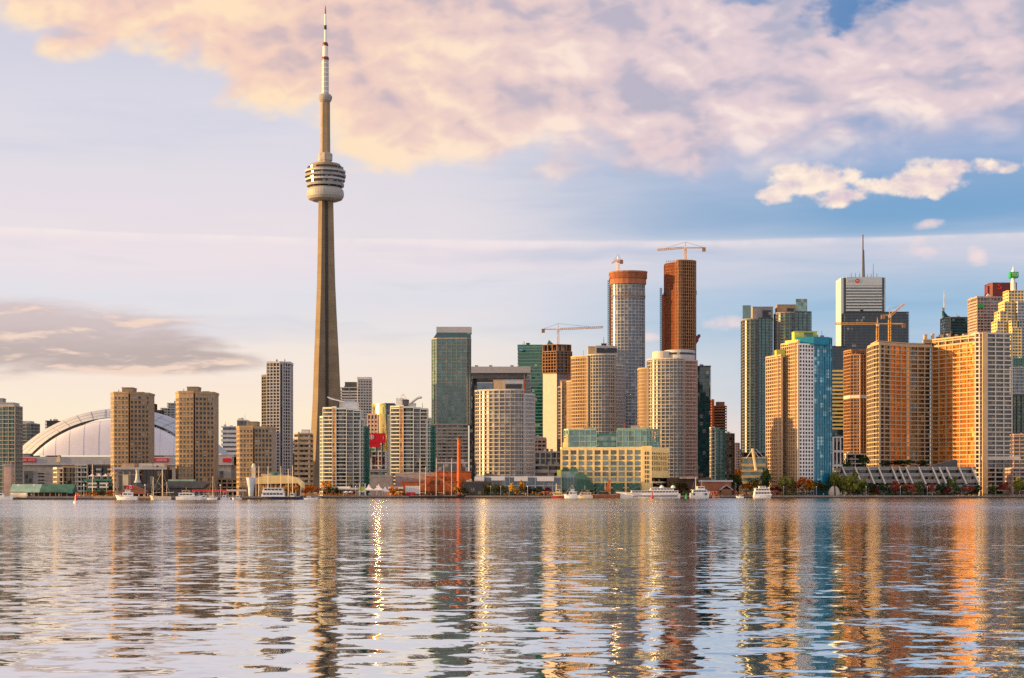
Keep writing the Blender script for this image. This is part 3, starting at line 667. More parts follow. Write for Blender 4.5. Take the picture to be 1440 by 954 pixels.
block(b, [(517, 2), (530.5, 0)], 584, 20, 3.4, 2.6, 1.7, 1.3, 'grey', 'pink')
b = bld('broadcast_centre', 'red and white gridded office block below the red billboard', 534, 1420)
block(b, [(516, 2), (530, 0)], 632, 22, 4.0, 4, .5, .3, 'dteal', 'teal'); block(b, [(522, -3), (542, -3)], 636, 22, 8, 6, 1.3, 1.2, 'dark', 'white', rec=1.5)
MB().box(wx(525, 1420) - b.location.x, wx(541, 1420) - b.location.x, -2.2, 4, zl(b, 662), zl(b, 640)).build('red_wall', M['maroon'], b)
block(b, [(518, -8), (547, -8)], 662, 10, 3.2, 9, 1.1, .4, 'pale', 'ltgrey')
block(b, [(528, -2.5), (536, -4)], 626, 14, 4, 4, .4, .3, 'pale', 'ltgrey')
# red billboard with the white gem mark
bb = thing('billboard', 'big red billboard with a white gem shaped mark above the broadcast block', 'billboard', (wx(529.5, 1405), 1405, wz(637, 1405)))
kb = 1405 / F; h0 = 14 * kb
MB().box(-12.6 * kb, 12.6 * kb, 0, 2.4, h0, h0 + 13.5 * kb).box(-12.6 * kb, 5 * kb, .2, 2, h0 - 6 * kb, h0 - .01).build('panel', M['red'], bb)
mb = MB(); cx_, cz_ = -7.0 * kb, h0 + 8.2 * kb
def disc(mb, cx, cz, r, y=-.12, n=14): mb.loft([[(cx + r * cos(2 * pi * i / n), yy, cz + r * sin(2 * pi * i / n)) for i in range(n)] for yy in (0.02, y)])
disc(mb, cx_, cz_, 1.25 * kb)
for i in range(8):
    a = i * pi / 4; rr = 2.75 * kb
    disc(mb, cx_ + rr * cos(a), cz_ + rr * sin(a), .85 * kb)
mb.build('emblem', M['white'], bb)
for x_ in (-8, 0, 8): MB().box(x_ * kb - .4, x_ * kb + .4, .6, 1.6, -4, h0 + 1).build('post', M['dkgrey'], bb)
MB().box(9.2 * kb, 9.8 * kb, -.1, .02, h0 + 5 * kb, h0 + 9.5 * kb).build('mark', M['white'], bb)

# ---- the middle of the skyline
b = bld('glass_tower', 'tall teal glass tower with sloping grey cap in the middle', 635, 1650)
block(b, [(607, 8), (614, 0), (656, -2), (662.5, 8)], 477, 30, 3.3, 5.2, .35, .25, 'teal', 'grey', rec=.4, z0=wz(597, 1650) - G)
block(b, [(607.5, 6), (614, -1.5), (658, -3)], 598, 26, 3.3, 5.0, 1.5, .6, 'grey', 'conc', rec=.9)
ox = b.location.x; X_ = lambda p: wx(p, 1650) - ox; Z_ = lambda p: wz(p, 1650) - G
MB().loft([[(X_(607.5), 7, Z_(477)), (X_(614), 7, Z_(467)), (X_(662), 7, Z_(467)), (X_(662), 7, Z_(477))], [(X_(607.5), 29, Z_(477)), (X_(614), 29, Z_(467)), (X_(662), 29, Z_(467)), (X_(662), 29, Z_(477))]]).build('sloped_crown', GL['dteal'], b)
MB().box(X_(613), X_(662.5), 9, 27, Z_(467), Z_(458.5)).build('plant_screen', M['ltgrey'], b)
b = bld('office_tower', 'grey office tower framed like a giant open arch', 703, 1800)
block(b, [(664, 3), (737, 3)], 529, 30, 3.7, 4.5, 1.2, .01, 'navy', 'dkgrey', rec=.5)
block(b, [(660, -2), (664.6, -2)], 520, 34, 4, 9, 0, 0, 'grey', 'ltgrey', rec=0, par=.5)
block(b, [(737.6, -2), (746, -2)], 520, 34, 4, 9, .8, .4, 'blue', 'ltgrey', rec=.3, par=.5)
ox = b.location.x; X_ = lambda p: wx(p, 1800) - ox; Z_ = lambda p: wz(p, 1800) - G
MB().box(X_(660), X_(746), -3, 33, Z_(525), Z_(516)).build('bridge_frame', M['ltgrey'], b)
MB().box(X_(665), X_(741), -2, 1, Z_(533), Z_(525.2)).build('bridge_soffit', M['dkgrey'], b)
MB().box(X_(736), X_(738.5), -2.5, 1, Z_(565), Z_(533)).build('sunlit_leg_face', M['orangewall'], b)  # orange strip stands in for warm light on the leg's inner face
for p_ in (668, 688, 718): pent(b, p_, p_ + 4, 514.5, 517, 8, 6, 'grey', name='vent_box')
b = bld('office_tower', 'dark teal glass office tower with horizontal stripes behind the arch frame', 745, 2000)
block(b, [(728, 3), (764, -2)], 489, 30, 3.9, 40, 1.1, .01, 'dteal', 'teal', rec=.4); pent(b, 728, 763, 485.5, 489, 3, 22, 'teal'); mast(b, 737, 480, 486, 8, .5); pent(b, 740, 745, 483, 486, 8, 6, 'dkgrey')
for a_ in (1,):
    mb = thing('logo_sign', 'small blue sign on the dark teal tower top corner', 'sign', (wx(733, 1995), 1995, wz(494, 1995)))
    MB().box(-2.6, 2.6, 0, 1.2, 0, 3.2).build('panel', M['bluepaint'], mb); text('RBC', mb, (0, -.02, 1.6), 2.4, 'white')

def curved(root, px0, px1, top, bulge, **kw):
    return block(root, arc(px0, px1, bulge, 14, kw.pop('d0', 0), kw.pop('d1', 0)), top, **kw)
def grille(root): pass
b = bld('condominium_tower', 'round fronted balcony tower with grey glass roof room left of the yellow terminal', 710, 1302)
curved(b, 668, 737, 550, 9, d0=13, d1=-4, depth=30, fh=3.05, bay=3.3, th=.75, pw=.36, g='silver', s='stoneg', rec=.9)
curved(b, 737.3, 752.5, 556, 3, d0=-4, d1=8, depth=22, fh=3.05, bay=3.6, th=.9, pw=.35, g='dark', s='ltgrey', rec=1.1)
pent(b, 694, 709, 535, 551, 4, 16, 'tan'); pent(b, 709, 736, 535, 551, 2, 18, 'ltgrey'); pent(b, 711, 734, 541, 545, 1.2, 16, 'dark', 'dark', 'window_band')
pent(b, 671, 693, 539, 551, 6, 12, 'ltgrey', 'blue', 'roof_room')
b = bld('condominium_tower', 'gold lit balcony tower with curved front behind the terminal left half', 842, 1500)
curved(b, 797, 806, 536, 1, d0=16, d1=9, depth=20, fh=3.05, bay=3.2, th=.9, pw=.4, g='sun_amber', s='tan')
curved(b, 803, 826, 502, 3, d0=13, d1=-3, depth=28, fh=3.05, bay=3.4, th=.95, pw=.45, g='sun_amber', s='tan', rec=.9)  # panes and tan slabs have the sun's gold put into their colour
curved(b, 826.3, 866, 500.5, 7, d0=2, d1=-2, depth=30, fh=3.05, bay=3.3, th=.75, pw=.36, g='silver', s='stoneg', rec=.9)
curved(b, 866.3, 880, 515, 3, d0=-1, d1=10, depth=24, fh=3.05, bay=3.6, th=.9, pw=.4, g='warm', s='ltgrey')
pent(b, 827, 838, 488, 501, 3, 16, 'tan'); pent(b, 838, 868, 487, 501, 2, 18, 'ltgrey'); pent(b, 839, 867.5, 490, 494, 1.2, 16, 'dark', 'dark', 'window_band'); mast(b, 849, 474, 486, 8, .35); pent(b, 846, 853, 484, 487, 8, 4, 'black', name='plant_box')
b = bld('condominium_tower', 'rounded balcony tower with white roof drum behind the terminal right end', 940, 1455)
curved(b, 898, 911, 518, 2, d0=15, d1=8, depth=22, fh=3.05, bay=3.3, th=1.0, pw=.5, g='sun_amber', s='tan')  # left flank: sun's gold put into pane and slab colour
curved(b, 910, 962, 506, 8, d0=13, d1=-3, depth=30, fh=3.05, bay=3.3, th=.75, pw=.36, g='silver', s='stoneg', rec=.9)
curved(b, 962.3, 981, 508, 3, d0=-2, d1=9, depth=24, fh=3.05, bay=3.8, th=1.0, pw=.35, g='warm', s='pink')
ox = b.location.x
MB().lathe([(8.2, zl(b, 506)), (8.2, zl(b, 494)), (7.6, zl(b, 493))], 24, wx(933, 1455) - ox, 14).build('roof_drum', M['offwhite'], b, smooth=False)
MB().lathe([(13.5, zl(b, 506)), (13.5, zl(b, 492)), (12.8, zl(b, 491))], 32, wx(958, 1455) - ox, 18).build('roof_drum', M['ltgrey'], b)
MB().lathe([(13.6, zl(b, 498)), (13.6, zl(b, 495))], 32, wx(958, 1455) - ox, 18).build('window_band', GL['dark'], b)

b = bld('tower_under_construction', 'white clad tower with raw concrete top floors under construction', 784, 1720)
pl, H = block(b, [(763.5, 6), (783, -2)], 525, 24, 3.2, 40, 0, 0, 'grey', 'offwhite', rec=0, par=.3)
b.children[0].data.materials[0] = M['offwhite']; b.children[0].name = 'cladding'
block(b, [(783.2, -2), (803, 5)], 525, 24, 3.2, 6, .3, .2, 'blue', 'ltgrey', rec=.2, par=.3)
block(b, [(763, 5), (782, -4), (798, -2), (804.5, 7)], 495, 26, 3.2, 3.4, .7, .6, 'dark', 'rawconc', rec=2.2, z0=wz(525, 1720) - G, par=.8)
block(b, [(763.5, 7), (783, 0), (803, 6)], 485, 22, 6.5, 6, .8, .8, 'brown', 'rawconc', rec=2.0, z0=wz(495, 1720) - G, par=.6)
ox = b.location.x
MB().loft([[(wx(x, 1720) - ox, d, wz(z, 1720) - G) for x, z in ((769, 485), (772, 477.5), (780, 485))] for d in (5, 6)]).build('tarpaulin', M['teal'], b)
crane('pale tower crane with long jib above the white clad tower', 785, 1730, wz(486, 1730), wz(464.5, 1730), 45, 15, 'cranewhite', 0, R(2.5))
b = bld('condominium_tower', 'slim stepped tower between white clad tower and gold lit balcony tower', 791, 1600)
block(b, [(785, 5), (790, 0)], 545, 18, 3.1, 4, .7, .3, 'dark', 'grey'); block(b, [(790.2, -1), (799, 1)], 538, 18, 3.1, 4, .9, .5, 'gold', 'tan'); pent(b, 788, 797, 535, 540, 5, 8, 'pink')

b = bld('tower_under_construction', 'oval glass tower under construction with orange rim on top', 884, 1680)
curved(b, 859.5, 907, 399, 9, d0=9, d1=6, depth=30, fh=3.2, bay=3.6, th=.5, pw=.3, g='silver', s='ltgrey', rec=.5, par=.3, z0=wz(415, 1680) - G)
curved(b, 859.5, 907, 416, 9, d0=9, d1=6, depth=30, fh=3.2, bay=4.4, th=.6, pw=.35, g='blue', s='ltgrey', rec=.6, par=.3)
curved(b, 859.5, 907.3, 415, 9.3, d0=9, d1=6, depth=30, fh=3.2, bay=3.4, th=.01, pw=.7, g='dark', s='rawconc', rec=2, par=.2, z0=wz(419, 1680) - G)
for a_, b_, m__, ex in ((399, 391, 'brick', .5), (391, 383, 'rust', 1.4)):
    pl = plan(b, arc(859, 908, 10, 10, 9, 6), 30); MB().prism(poly_offset(pl, -ex), zl(b, a_), zl(b, b_)).build('safety_screen', M[m__], b)
MB().prism(poly_offset(pl, -1.7), zl(b, 383) + .02, zl(b, 381)).build('rim', M['rawconc'], b)
MB().box(wx(858.5, 1680) - b.location.x, wx(861.5, 1680) - b.location.x, 12, 20, 0, zl(b, 402)).build('hoist_shaft', M['orangewall'], b)
lattice(MB(), (wx(857, 1680) - b.location.x, 12, zl(b, 500)), (wx(857, 1680) - b.location.x, 12, zl(b, 392)), 1.6, .3).build('hoist_mast', M['bluepaint'], b)
crane('short pale tower crane on the orange rimmed oval tower', 869, 1692, wz(383, 1692), wz(367, 1692), -9, 4, 'cranewhite', R(35), R(-25))
b = bld('tower_under_construction', 'tallest bare concrete tower under construction with orange lit left side', 957, 1680)
curved(b, 935, 951, 370, 2, d0=10, d1=-3, depth=26, fh=3.15, bay=3.0, th=.85, pw=.8, g='brown', s='rust', rec=2.4, par=.6)  # redder slabs than the front put orange sunlight into this face
curved(b, 951.2, 979, 367, 5, d0=-3, d1=5, depth=26, fh=3.15, bay=3.6, th=.7, pw=.7, g='dark', s='rawconc', rec=2.4, par=.6)
pl = plan(b, arc(935, 979, 6, 10, 8, 5), 26); MB().prism(poly_offset(pl, -.5), zl(b, 414), zl(b, 408)).build('mechanical_band', M['dkbrown'], b)
MB().box(wx(933.5, 1680) - b.location.x, wx(936.5, 1680) - b.location.x, 12, 20, 0, zl(b, 412)).build('hoist_shaft', M['orangewall'], b)
lattice(MB(), (wx(931, 1680) - b.location.x, 12, zl(b, 500)), (wx(931, 1680) - b.location.x, 12, zl(b, 403)), 1.6, .3).build('hoist_mast', M['bluepaint'], b)
mb = MB()
for i in range(16):
    x_ = wx(938 + i * 2.6, 1680) - b.location.x; mb.box(x_ - .25, x_ + .25, 4, 4.5, zl(b, 368), zl(b, 364.5 + random.random() * 2))
mb.build('formwork_posts', M['dkbrown'], b)
mb = MB(); x_ = wx(979, 1680) - b.location.x
mb.box(x_ - 2, x_ + 2.5, 2, 8, zl(b, 480), zl(b, 472)).box(x_ + 2, x_ + 4.5, 3, 7, zl(b, 474), zl(b, 470)); mb.tube((x_ + 3.5, 4, zl(b, 473)), (x_ + .5, 4, zl(b, 483)), .5, 5); mb.build('loading_platform', M['maroon'], b)
crane('tower crane with long jib on the tallest bare concrete tower', 964, 1690, wz(368, 1690), wz(350, 1690), -28, 18, 'yellowsteel', 0, R(-4.5))

b = bld('office_tower', 'dark teal glass slab right of the rounded balcony tower with roof drum', 989, 1700)
block(b, [(976, 3), (999.5, 0)], 516, 26, 3.7, 6, .25, .15, 'dteal', 'dteal' if False else 'dkgrey', rec=.2)
b = bld('apartment_tower', 'narrow brown brick tower with orange sunlit left edge behind the dark teal slab', 1010, 2000)
block(b, [(996, 12), (1001, 0), (1004, 0)], 563, 18, 3.2, 3, .9, .6, 'brown', 'orangewall'); block(b, [(1003, 1), (1022, 3)], 572, 22, 3.2, 30, 1.5, .01, 'brown', 'brick'); pent(b, 1008, 1019, 566, 572, 5, 10, 'brick')  # orange slabs put the sunlight of the left edge into colour
b = bld('office_tower', 'low bright teal glass tower in front of the brown brick tower', 1011, 1620)
block(b, [(1001, 2), (1005, 0)], 602, 20, 3.6, 4, .8, .4, 'green', 'offwhite'); block(b, [(1005.2, 0), (1019, 1)], 606, 20, 3.6, 5, .35, .3, 'teal', 'teal')
b = bld('office_tower', 'dark brown office tower between bright teal tower and pink block', 1026, 1850)
block(b, [(1018, 0), (1030, 0), (1033, 6)], 611, 22, 3.6, 4, 1.0, .5, 'dark', 'dkbrown')
b = bld('office_block', 'narrow pink orange block in the gap left of the twin glass towers', 1036, 2300)
block(b, [(1031, 3), (1034, 0), (1040, 2)], 624, 20, 3.4, 4, 1.3, .8, 'grey', 'pink')
b = bld('office_block', 'tiny dark block far down the street gap beside the twin glass towers', 1043, 2500)
block(b, [(1039, 0), (1047, 1)], 633, 20, 3.4, 4, 1.2, .8, 'dark', 'grey')

def twin(label, x0, x1, xs, topf, fin, box_, Y):
    b = bld('glass_tower', label, (x0 + x1) / 2, Y, 'twin teal glass towers')
    block(b, arc(x0, xs, 5, 6, 4, -2), topf, 26, 3.3, 6, .45, .2, 'rteal', 'grey', rec=1.0); block(b, [(xs + .3, 1), (x1, 5)], topf - 2, 26, 3.3, 5, .4, .4, 'teal', 'dkgrey', rec=.5)
    ox = b.location.x
    MB().box(wx(fin[0], Y) - ox, wx(fin[1], Y) - ox, 4, 5, zl(b, topf) - 1, zl(b, fin[2])).build('glass_fin', GL['pale'], b)
    pent(b, box_[0], box_[1], box_[2], topf, 6, 16, box_[3]); pent(b, box_[0] + 14, box_[1] - 3, box_[2] + 5, topf - 5, 5.4, 6, 'dkgrey', 'dark', 'vent_panel')
    return b
twin('left teal glass tower of a pair with pale glass fin on its left', 1044.5, 1087, 1066, 450, (1045, 1056.5, 429), (1058.5, 1087, 432, 'grey'), 1900)
twin('right teal glass tower of a pair with pale glass fin on its right', 1091, 1141, 1117, 441, (1120, 1136, 420), (1093, 1119, 429, 'brown'), 1900)

# white, gold and blue stepped tower by the park
b = bld('apartment_tower', 'stepped tower with gold lit left faces, white front and bright blue right side', 1124, 1312)
block(b, [(1077, 36), (1098, 10)], 499, 20, 2.85, 3.3, .95, .75, 'sun_amber', 'tan', rec=1.2)  # lit faces: tan slabs and tinted panes carry the low sun's gold
block(b, [(1098.3, 24), (1122, -4)], 482, 22, 2.85, 3.3, .95, .75, 'sun_amber', 'tan', rec=1.2)
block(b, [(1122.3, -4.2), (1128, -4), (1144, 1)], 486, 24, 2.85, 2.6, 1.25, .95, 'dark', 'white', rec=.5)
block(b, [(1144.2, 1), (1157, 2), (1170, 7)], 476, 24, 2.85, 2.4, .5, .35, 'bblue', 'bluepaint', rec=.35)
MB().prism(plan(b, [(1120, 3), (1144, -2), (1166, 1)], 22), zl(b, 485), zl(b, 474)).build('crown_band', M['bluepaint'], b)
MB().prism(plan(b, [(1104, 16), (1122, 2), (1128, 2)], 16), zl(b, 483), zl(b, 477)).build('roof_room', M['lime'], b)
pent(b, 1117, 1149, 467, 476, 8, 12, 'lime'); pent(b, 1131, 1143, 469, 473, 7.2, 6, 'dkgrey', 'green', 'window_band'); pent(b, 1092, 1104, 493, 500, 16, 10, 'lime', name='roof_room')

# far towers on the right
b = bld('bank_tower', 'tall white marble tower with dark horizontal stripes and tall roof mast', 1213, 2600)
block(b, [(1182, 8), (1186, 0), (1244, 0)], 391, 44, 4.2, 80, 0, 0, 'navy', 'coolwhite', rec=.4, par=.8)
ox = b.location.x; X_ = lambda p: wx(p, 2600) - ox; Z_ = lambda p: wz(p, 2600) - G
MB().box(X_(1182.5), X_(1186), -1.2, 40, 0, Z_(391)).build('corner_pier', M['coolwhite'], b); MB().box(X_(1243.2), X_(1245), -1.2, 40, 0, Z_(391)).build('corner_pier', M['coolwhite'], b)
MB().box(X_(1190), X_(1240), -2, .3, Z_(402), Z_(390)).build('sign_wall', M['coolwhite'], b)
for i in range(28): MB().box(X_(1190), X_(1240), -1.9, .3, Z_(404.9 + i * 4.1), Z_(402.5 + i * 4.1)).build('spandrel', M['coolwhite'], b)
tx = text('BMO', b, (X_(1197), -2.1, Z_(396)), 5.2, 'lightblue'); mb = MB()
disc(mb, X_(1205.3), Z_(395.5), 3.4, -2.3); mb.v = [(x, y - 2, z) if y > -1 else (x, y, z) for x, y, z in mb.v]; mb.build('roundel', M['redsteel'], b)
text('M', b, (X_(1205.3), -2.36, Z_(395.5)), 4.2, 'white', 'roundel_mark')
mast(b, 1213.5, 330, 390, 18, 1.5, 'dkgrey', 'roof_mast'); mast(b, 1214.3, 352, 390, 18, 2.2, 'dkgrey', 'roof_mast'); mast(b, 1228, 371, 390, 14, .5)
for p_ in (1197, 1203, 1209, 1220, 1225, 1233): mast(b, p_, 384 + (p_ % 3), 390, 10, .5, 'dkgrey', 'antenna')
b = bld('office_tower', 'black glass office slab in front of the white striped tower', 1232, 2400)
block(b, [(1187, 3), (1278, -3)], 440, 34, 4.0, 7, .5, .4, 'navy', 'black', rec=.4); pent(b, 1210, 1214, 436, 440, 8, 5, 'black')
b = bld('office_tower', 'black tower with gold striped windows between blue sided tower and orange grid tower', 1178, 2350)
block(b, [(1168, 0), (1190, 2)], 488, 26, 4.0, 60, .3, .01, 'navy', 'black', rec=.2)
for i in range(16): MB().box(wx(1168.4, 2350) - b.location.x, wx(1189.6, 2350) - b.location.x, -.9, .25, zl(b, 523.2 + i * 5.4), zl(b, 520.6 + i * 5.4)).build('gold_spandrel', M['gold'], b)
b = bld('office_block', 'small white columned block low behind the blue sided tower', 1180, 1700)
block(b, [(1172, 2), (1192, 0)], 616, 18, 14, 3.6, 2.0, 1.4, 'grey', 'white')
b = bld('apartment_tower', 'orange lit concrete grid tower under cranes left of the big hotel', 1207, 1560)
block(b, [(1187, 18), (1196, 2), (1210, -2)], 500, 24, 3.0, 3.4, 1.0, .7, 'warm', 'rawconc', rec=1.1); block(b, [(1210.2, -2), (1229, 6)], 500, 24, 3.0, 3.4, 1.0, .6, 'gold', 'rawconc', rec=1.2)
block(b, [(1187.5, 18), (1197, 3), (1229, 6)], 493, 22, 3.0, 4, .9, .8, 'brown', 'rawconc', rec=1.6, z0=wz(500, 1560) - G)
MB().prism(poly_offset(plan(b, [(1187, 18), (1196, 2), (1210, -2), (1229, 6)], 24), -.25), zl(b, 560), zl(b, 556)).build('pale_band', M['offwhite'], b)
block(b, [(1190, -6), (1229, -4)], 640, 12, 4, 9, 1.1, .6, 'dark', 'offwhite')
crane('yellow tower crane with level jib in front of the black slab', 1234, 1545, wz(640, 1545), wz(457, 1545), -38, 23.5, 'yellowsteel')
crane('yellow luffing crane with raised jib beside the level jib crane', 1251, 1552, wz(640, 1552), wz(445, 1552), 17, 6, 'yellowsteel', R(0), R(38))

b = bld('hotel', 'wide V shaped concrete hotel with orange glowing facade on the right', 1320, 1412)
fr = [(1228, 13), (1236, 0), (1252, 10), (1275, 22), (1310, 28)]
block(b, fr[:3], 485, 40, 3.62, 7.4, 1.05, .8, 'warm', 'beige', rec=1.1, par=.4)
block(b, [(1252.2, 10.2), (1275, 22), (1281, 23)], 485, 36, 3.62, 7.4, 1.0, .7, 'gold', 'beige', rec=.8, par=.4)  # gold panes imitate a patch of sky reflection on this wing
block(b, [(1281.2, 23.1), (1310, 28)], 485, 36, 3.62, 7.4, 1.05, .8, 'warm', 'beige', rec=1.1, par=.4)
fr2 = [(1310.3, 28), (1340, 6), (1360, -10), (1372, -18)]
block(b, fr2, 485, 40, 3.62, 7.4, 1.05, .8, 'gold', 'tan', rec=.8, par=.4)  # gold panes and warmer slabs put the sunset glow into this wing
MB().prism(poly_offset(plan(b, fr, 40), -.3), zl(b, 485), zl(b, 481)).build('attic_wall', M['tan'], b)
block(b, [(1234, 2), (1252, 12), (1275, 24), (1299, 28)], 480, 30, 7, 30, 0, 0, 'grey', 'tan', rec=.1, par=.8); b.children[-2].data.materials[0] = M['tan']
block(b, [(1299, 28), (1310, 29), (1340, 7), (1362, -10), (1372, -16)], 475, 30, 3.6, 8, 1.3, .9, 'brown', 'tan', z0=wz(485, 1412) - G + .4, rec=1)
block(b, [(1371.5, -19), (1377, -21), (1423, -15)], 473, 34, 3.62, 7.2, 1.15, .9, 'warm', 'offwhite', rec=1.3)
MB().box(wx(1371, 1412) - b.location.x, wx(1378, 1412) - b.location.x, -23.2, -6, 0, zl(b, 471)).build('corner_tower', M['tan'], b)
for p_ in range(1300, 1372, 11): pent(b, p_, p_ + 3 + p_ % 3, 471.4 - p_ % 2, 476, 34, 4, 'tan', name='roof_vent')
MB().box(wx(1370, 1412) - b.location.x, wx(1424, 1412) - b.location.x, -22, 10, zl(b, 648), zl(b, 643)).build('belt_course', M['offwhite'], b)
# podium with slanted ribs
b = bld('hotel_podium', 'low terraced podium with slanted white ribs below the big hotel', 1280, 1335)
for i, (py, d) in enumerate(((684, 0), (676, 4), (667, 8), (658, 12))):
    y2 = 684 + 8 if i == 0 else (684, 676, 667)[i - 1]
    MB().box(wx(1186 if i > 2 else 1190, 1335) - b.location.x, wx(1376, 1335) - b.location.x, d, 40, zl(b, y2 + 4), zl(b, py) - 1.7).build('glazing', GL['dark' if i % 2 else 'brown'], b)
    MB().box(wx(1185, 1335) - b.location.x, wx(1377, 1335) - b.location.x, d - 2, 41, zl(b, py) - 1.6, zl(b, py)).build('terrace', M['conc'], b)
    MB().box(wx(1185, 1335) - b.location.x, wx(1377, 1335) - b.location.x, d - 2.3, d - 1.8, zl(b, py) - .4, zl(b, py) + .9).build('balustrade', M['grey'], b)
for p_ in (1189, 1207, 1225, 1240, 1259, 1269, 1279, 1297, 1316, 1326, 1336, 1354, 1372):
    x_ = wx(p_, 1335) - b.location.x
    MB().loft([[(x_ - 1.2 + s_, d, zl(b, z_)) for s_ in (0, 1.1)] + [(x_ - 1.2 + s_, d + 2.2, zl(b, z_)) for s_ in (1.1, 0)] for d, z_ in ((9, 656.5),)] + [[(x_ + 1.6 + s_, d, zl(b, z_)) for s_ in (0, 1.1)] + [(x_ + 1.6 + s_, d + 2.2, zl(b, z_)) for s_ in (1.1, 0)] for d, z_ in ((-3.4, 681),)]).build('slanted_rib', M['offwhite'], b)
MB().loft([[(wx(x, 1335) - b.location.x, d, zl(b, z)) for x, z in ((1312, 657), (1350, 646), (1353, 647), (1353, 657))] for d in (14, 30)]).build('ramp_roof', M['dkgrey'], b)

b = bld('office_tower', 'dark teal tower with curved roof and thin spire behind the hotel', 1346, 2400)
block(b, [(1328, 4), (1337, 0), (1365, 2)], 447, 30, 4.0, 60, 1.2, .01, 'dteal', 'dkgrey', rec=.4)
ox = b.location.x; X_ = lambda p: wx(p, 2400) - ox; Z_ = lambda p: wz(p, 2400) - G
MB().loft([[(X_(x), d, Z_(z)) for x, z in ((1328, 448), (1327.6, 432), (1330, 439), (1334, 443.5), (1340, 446), (1340, 448))] for d in (5, 12)]).build('curved_crown', GL['dteal'], b)
mast(b, 1327.8, 409, 436, 6, .9, 'lightblue', 'spire')
b = bld('bank_tower', 'maroon granite tower top with bright red mark behind the beige tower', 1410, 2600)
block(b, [(1392, 3), (1396, 0), (1430, 1)], 398, 36, 4.2, 40, 0, 0, 'dark', 'maroon', rec=.0, par=.5); b.children[0].data.materials[0] = M['maroon']; b.children[0].name = 'wall'
pent(b, 1389, 1395, 403, 425, 6, 12, 'maroon')
text('S', b, (wx(1406, 2600) - b.location.x, -.6, zl(b, 403.5)), 13, 'redsteel', 'sign_mark', extr=.4)
b = bld('office_tower', 'beige stone office tower with pale upper storeys left of the stepped gold tower', 1388, 2300)
block(b, [(1364, 26), (1374, 0), (1416, 2)], 419, 40, 4.0, 4.6, 1.9, 1.1, 'grey', 'pink', rec=.5, par=2)
MB().loft([[(wx(x, 2300) - b.location.x, d, zl(b, z)) for x, z in ((1387, 418), (1391, 412.5), (1396, 418))] for d in (4, 8)]).build('roof_gable', M['offwhite'], b)
sg = MB().box(wx(1376, 2300) - b.location.x, wx(1383, 2300) - b.location.x, -1, -.3, zl(b, 433), zl(b, 428)).build('sign_panel', M['signgreen'], b)
# stepped tower with green sign
b = bld('bank_tower', 'stepped yellow stone tower with white spire at the right edge', 1425, 2200)
Yb = 2200
for x0, x1, tp, d in ((1399, 1411, 452, 0), (1403, 1416, 438, 3), (1409, 1422, 424, 6), (1415, 1440, 408, 9), (1420, 1436, 462, -6), (1419, 1430, 452, -4), (1428, 1470, 424, 4), (1430, 1470, 452, -3)):
    block(b, [(x0, d + 4), (x0 + 3, d), (x1, d)], tp, 20, 4.0, 4.2, 1.7, .9, 'dteal' if d < 0 else 'blue', 'yellow' if x1 < 1441 else 'ltgrey', rec=.5, par=.5)
mb = MB().lathe([(3.4, zl(b, 408)), (3.2, zl(b, 394)), (2.2, zl(b, 392)), (2.0, zl(b, 379)), (.3, zl(b, 373))], 12, wx(1430, Yb) - b.location.x, 16); mb.build('spire', M['white'], b)
sg = MB().box(wx(1424.5, Yb) - b.location.x, wx(1436, Yb) - b.location.x, 11, 21, zl(b, 389), zl(b, 381)).build('sign_box', M['signgreen'], b)
text('TD', sg, (wx(1430.5, Yb) - b.location.x, 10.9, zl(b, 385)), 6.0, 'white')
for args in (('office_block', 'green glass block behind the right end of the hotel', [(1419, 0), (1450, 0)], 505, 2000, 'teal', 'teal', .8),
             ('office_block', 'pale teal striped block at the right edge below the stepped tower', [(1421, 0), (1450, 2)], 518, 1850, 'pale', 'ltgrey', 1.2),
             ('office_block', 'dark green glass block at the right edge behind the hotel end', [(1424, 0), (1450, 2)], 556, 1700, 'green', 'dkgrey', .6),
             ('apartment_block', 'pinkish apartment block at the right edge beside the hotel', [(1426, 3), (1450, 0)], 612, 1600, 'warm', 'pink', 1.1),
             ('parking_garage', 'low striped garage with red lights at the right edge', [(1425, 0), (1460, 0)], 660, 1360, 'dark', 'pink', 1.3)):
    nm, lb, frn, tp, Y, g_, s_, th_ = args
    b = bld(nm, lb, 1437, Y); block(b, frn, tp, 24, 3.6, 5, th_, .5, g_, s_)

# ---- yellow terminal building on the quay
b = bld('terminal_building', 'long yellow concrete warehouse terminal with green glass upper floors', 860, 1280)
b.rotation_euler = (0, 0, R(-4)); Yq = 1280; ox = b.location.x; X_ = lambda p, d=0: wx(p, Yq + d) - ox; Z_ = lambda p: wz(p, Yq) - G
fr = [(788, 3), (790, 0), (916, 0), (937, 22)]
pl = plan(b, fr, 40)
MB().prism(poly_offset(pl, .7), 0, Z_(632)).build('glazing', GL['dark'], b)
MB().prism(poly_offset(pl, -.25), Z_(633.5), Z_(629)).build('cornice', M['yellow'], b)
for i in range(7):
    MB().prism(pl, Z_(641.5 + i * 7.6) - .0, Z_(639.3 + i * 7.6)).build('spandrel', M['yellow'], b)
nb = 10
for i in range(nb + 1):
    x_ = X_(789.5 + i * 11.3); MB().box(x_ - .8, x_ + .8, -.35, .9, 0, Z_(632)).build('pier', M['yellow'], b)
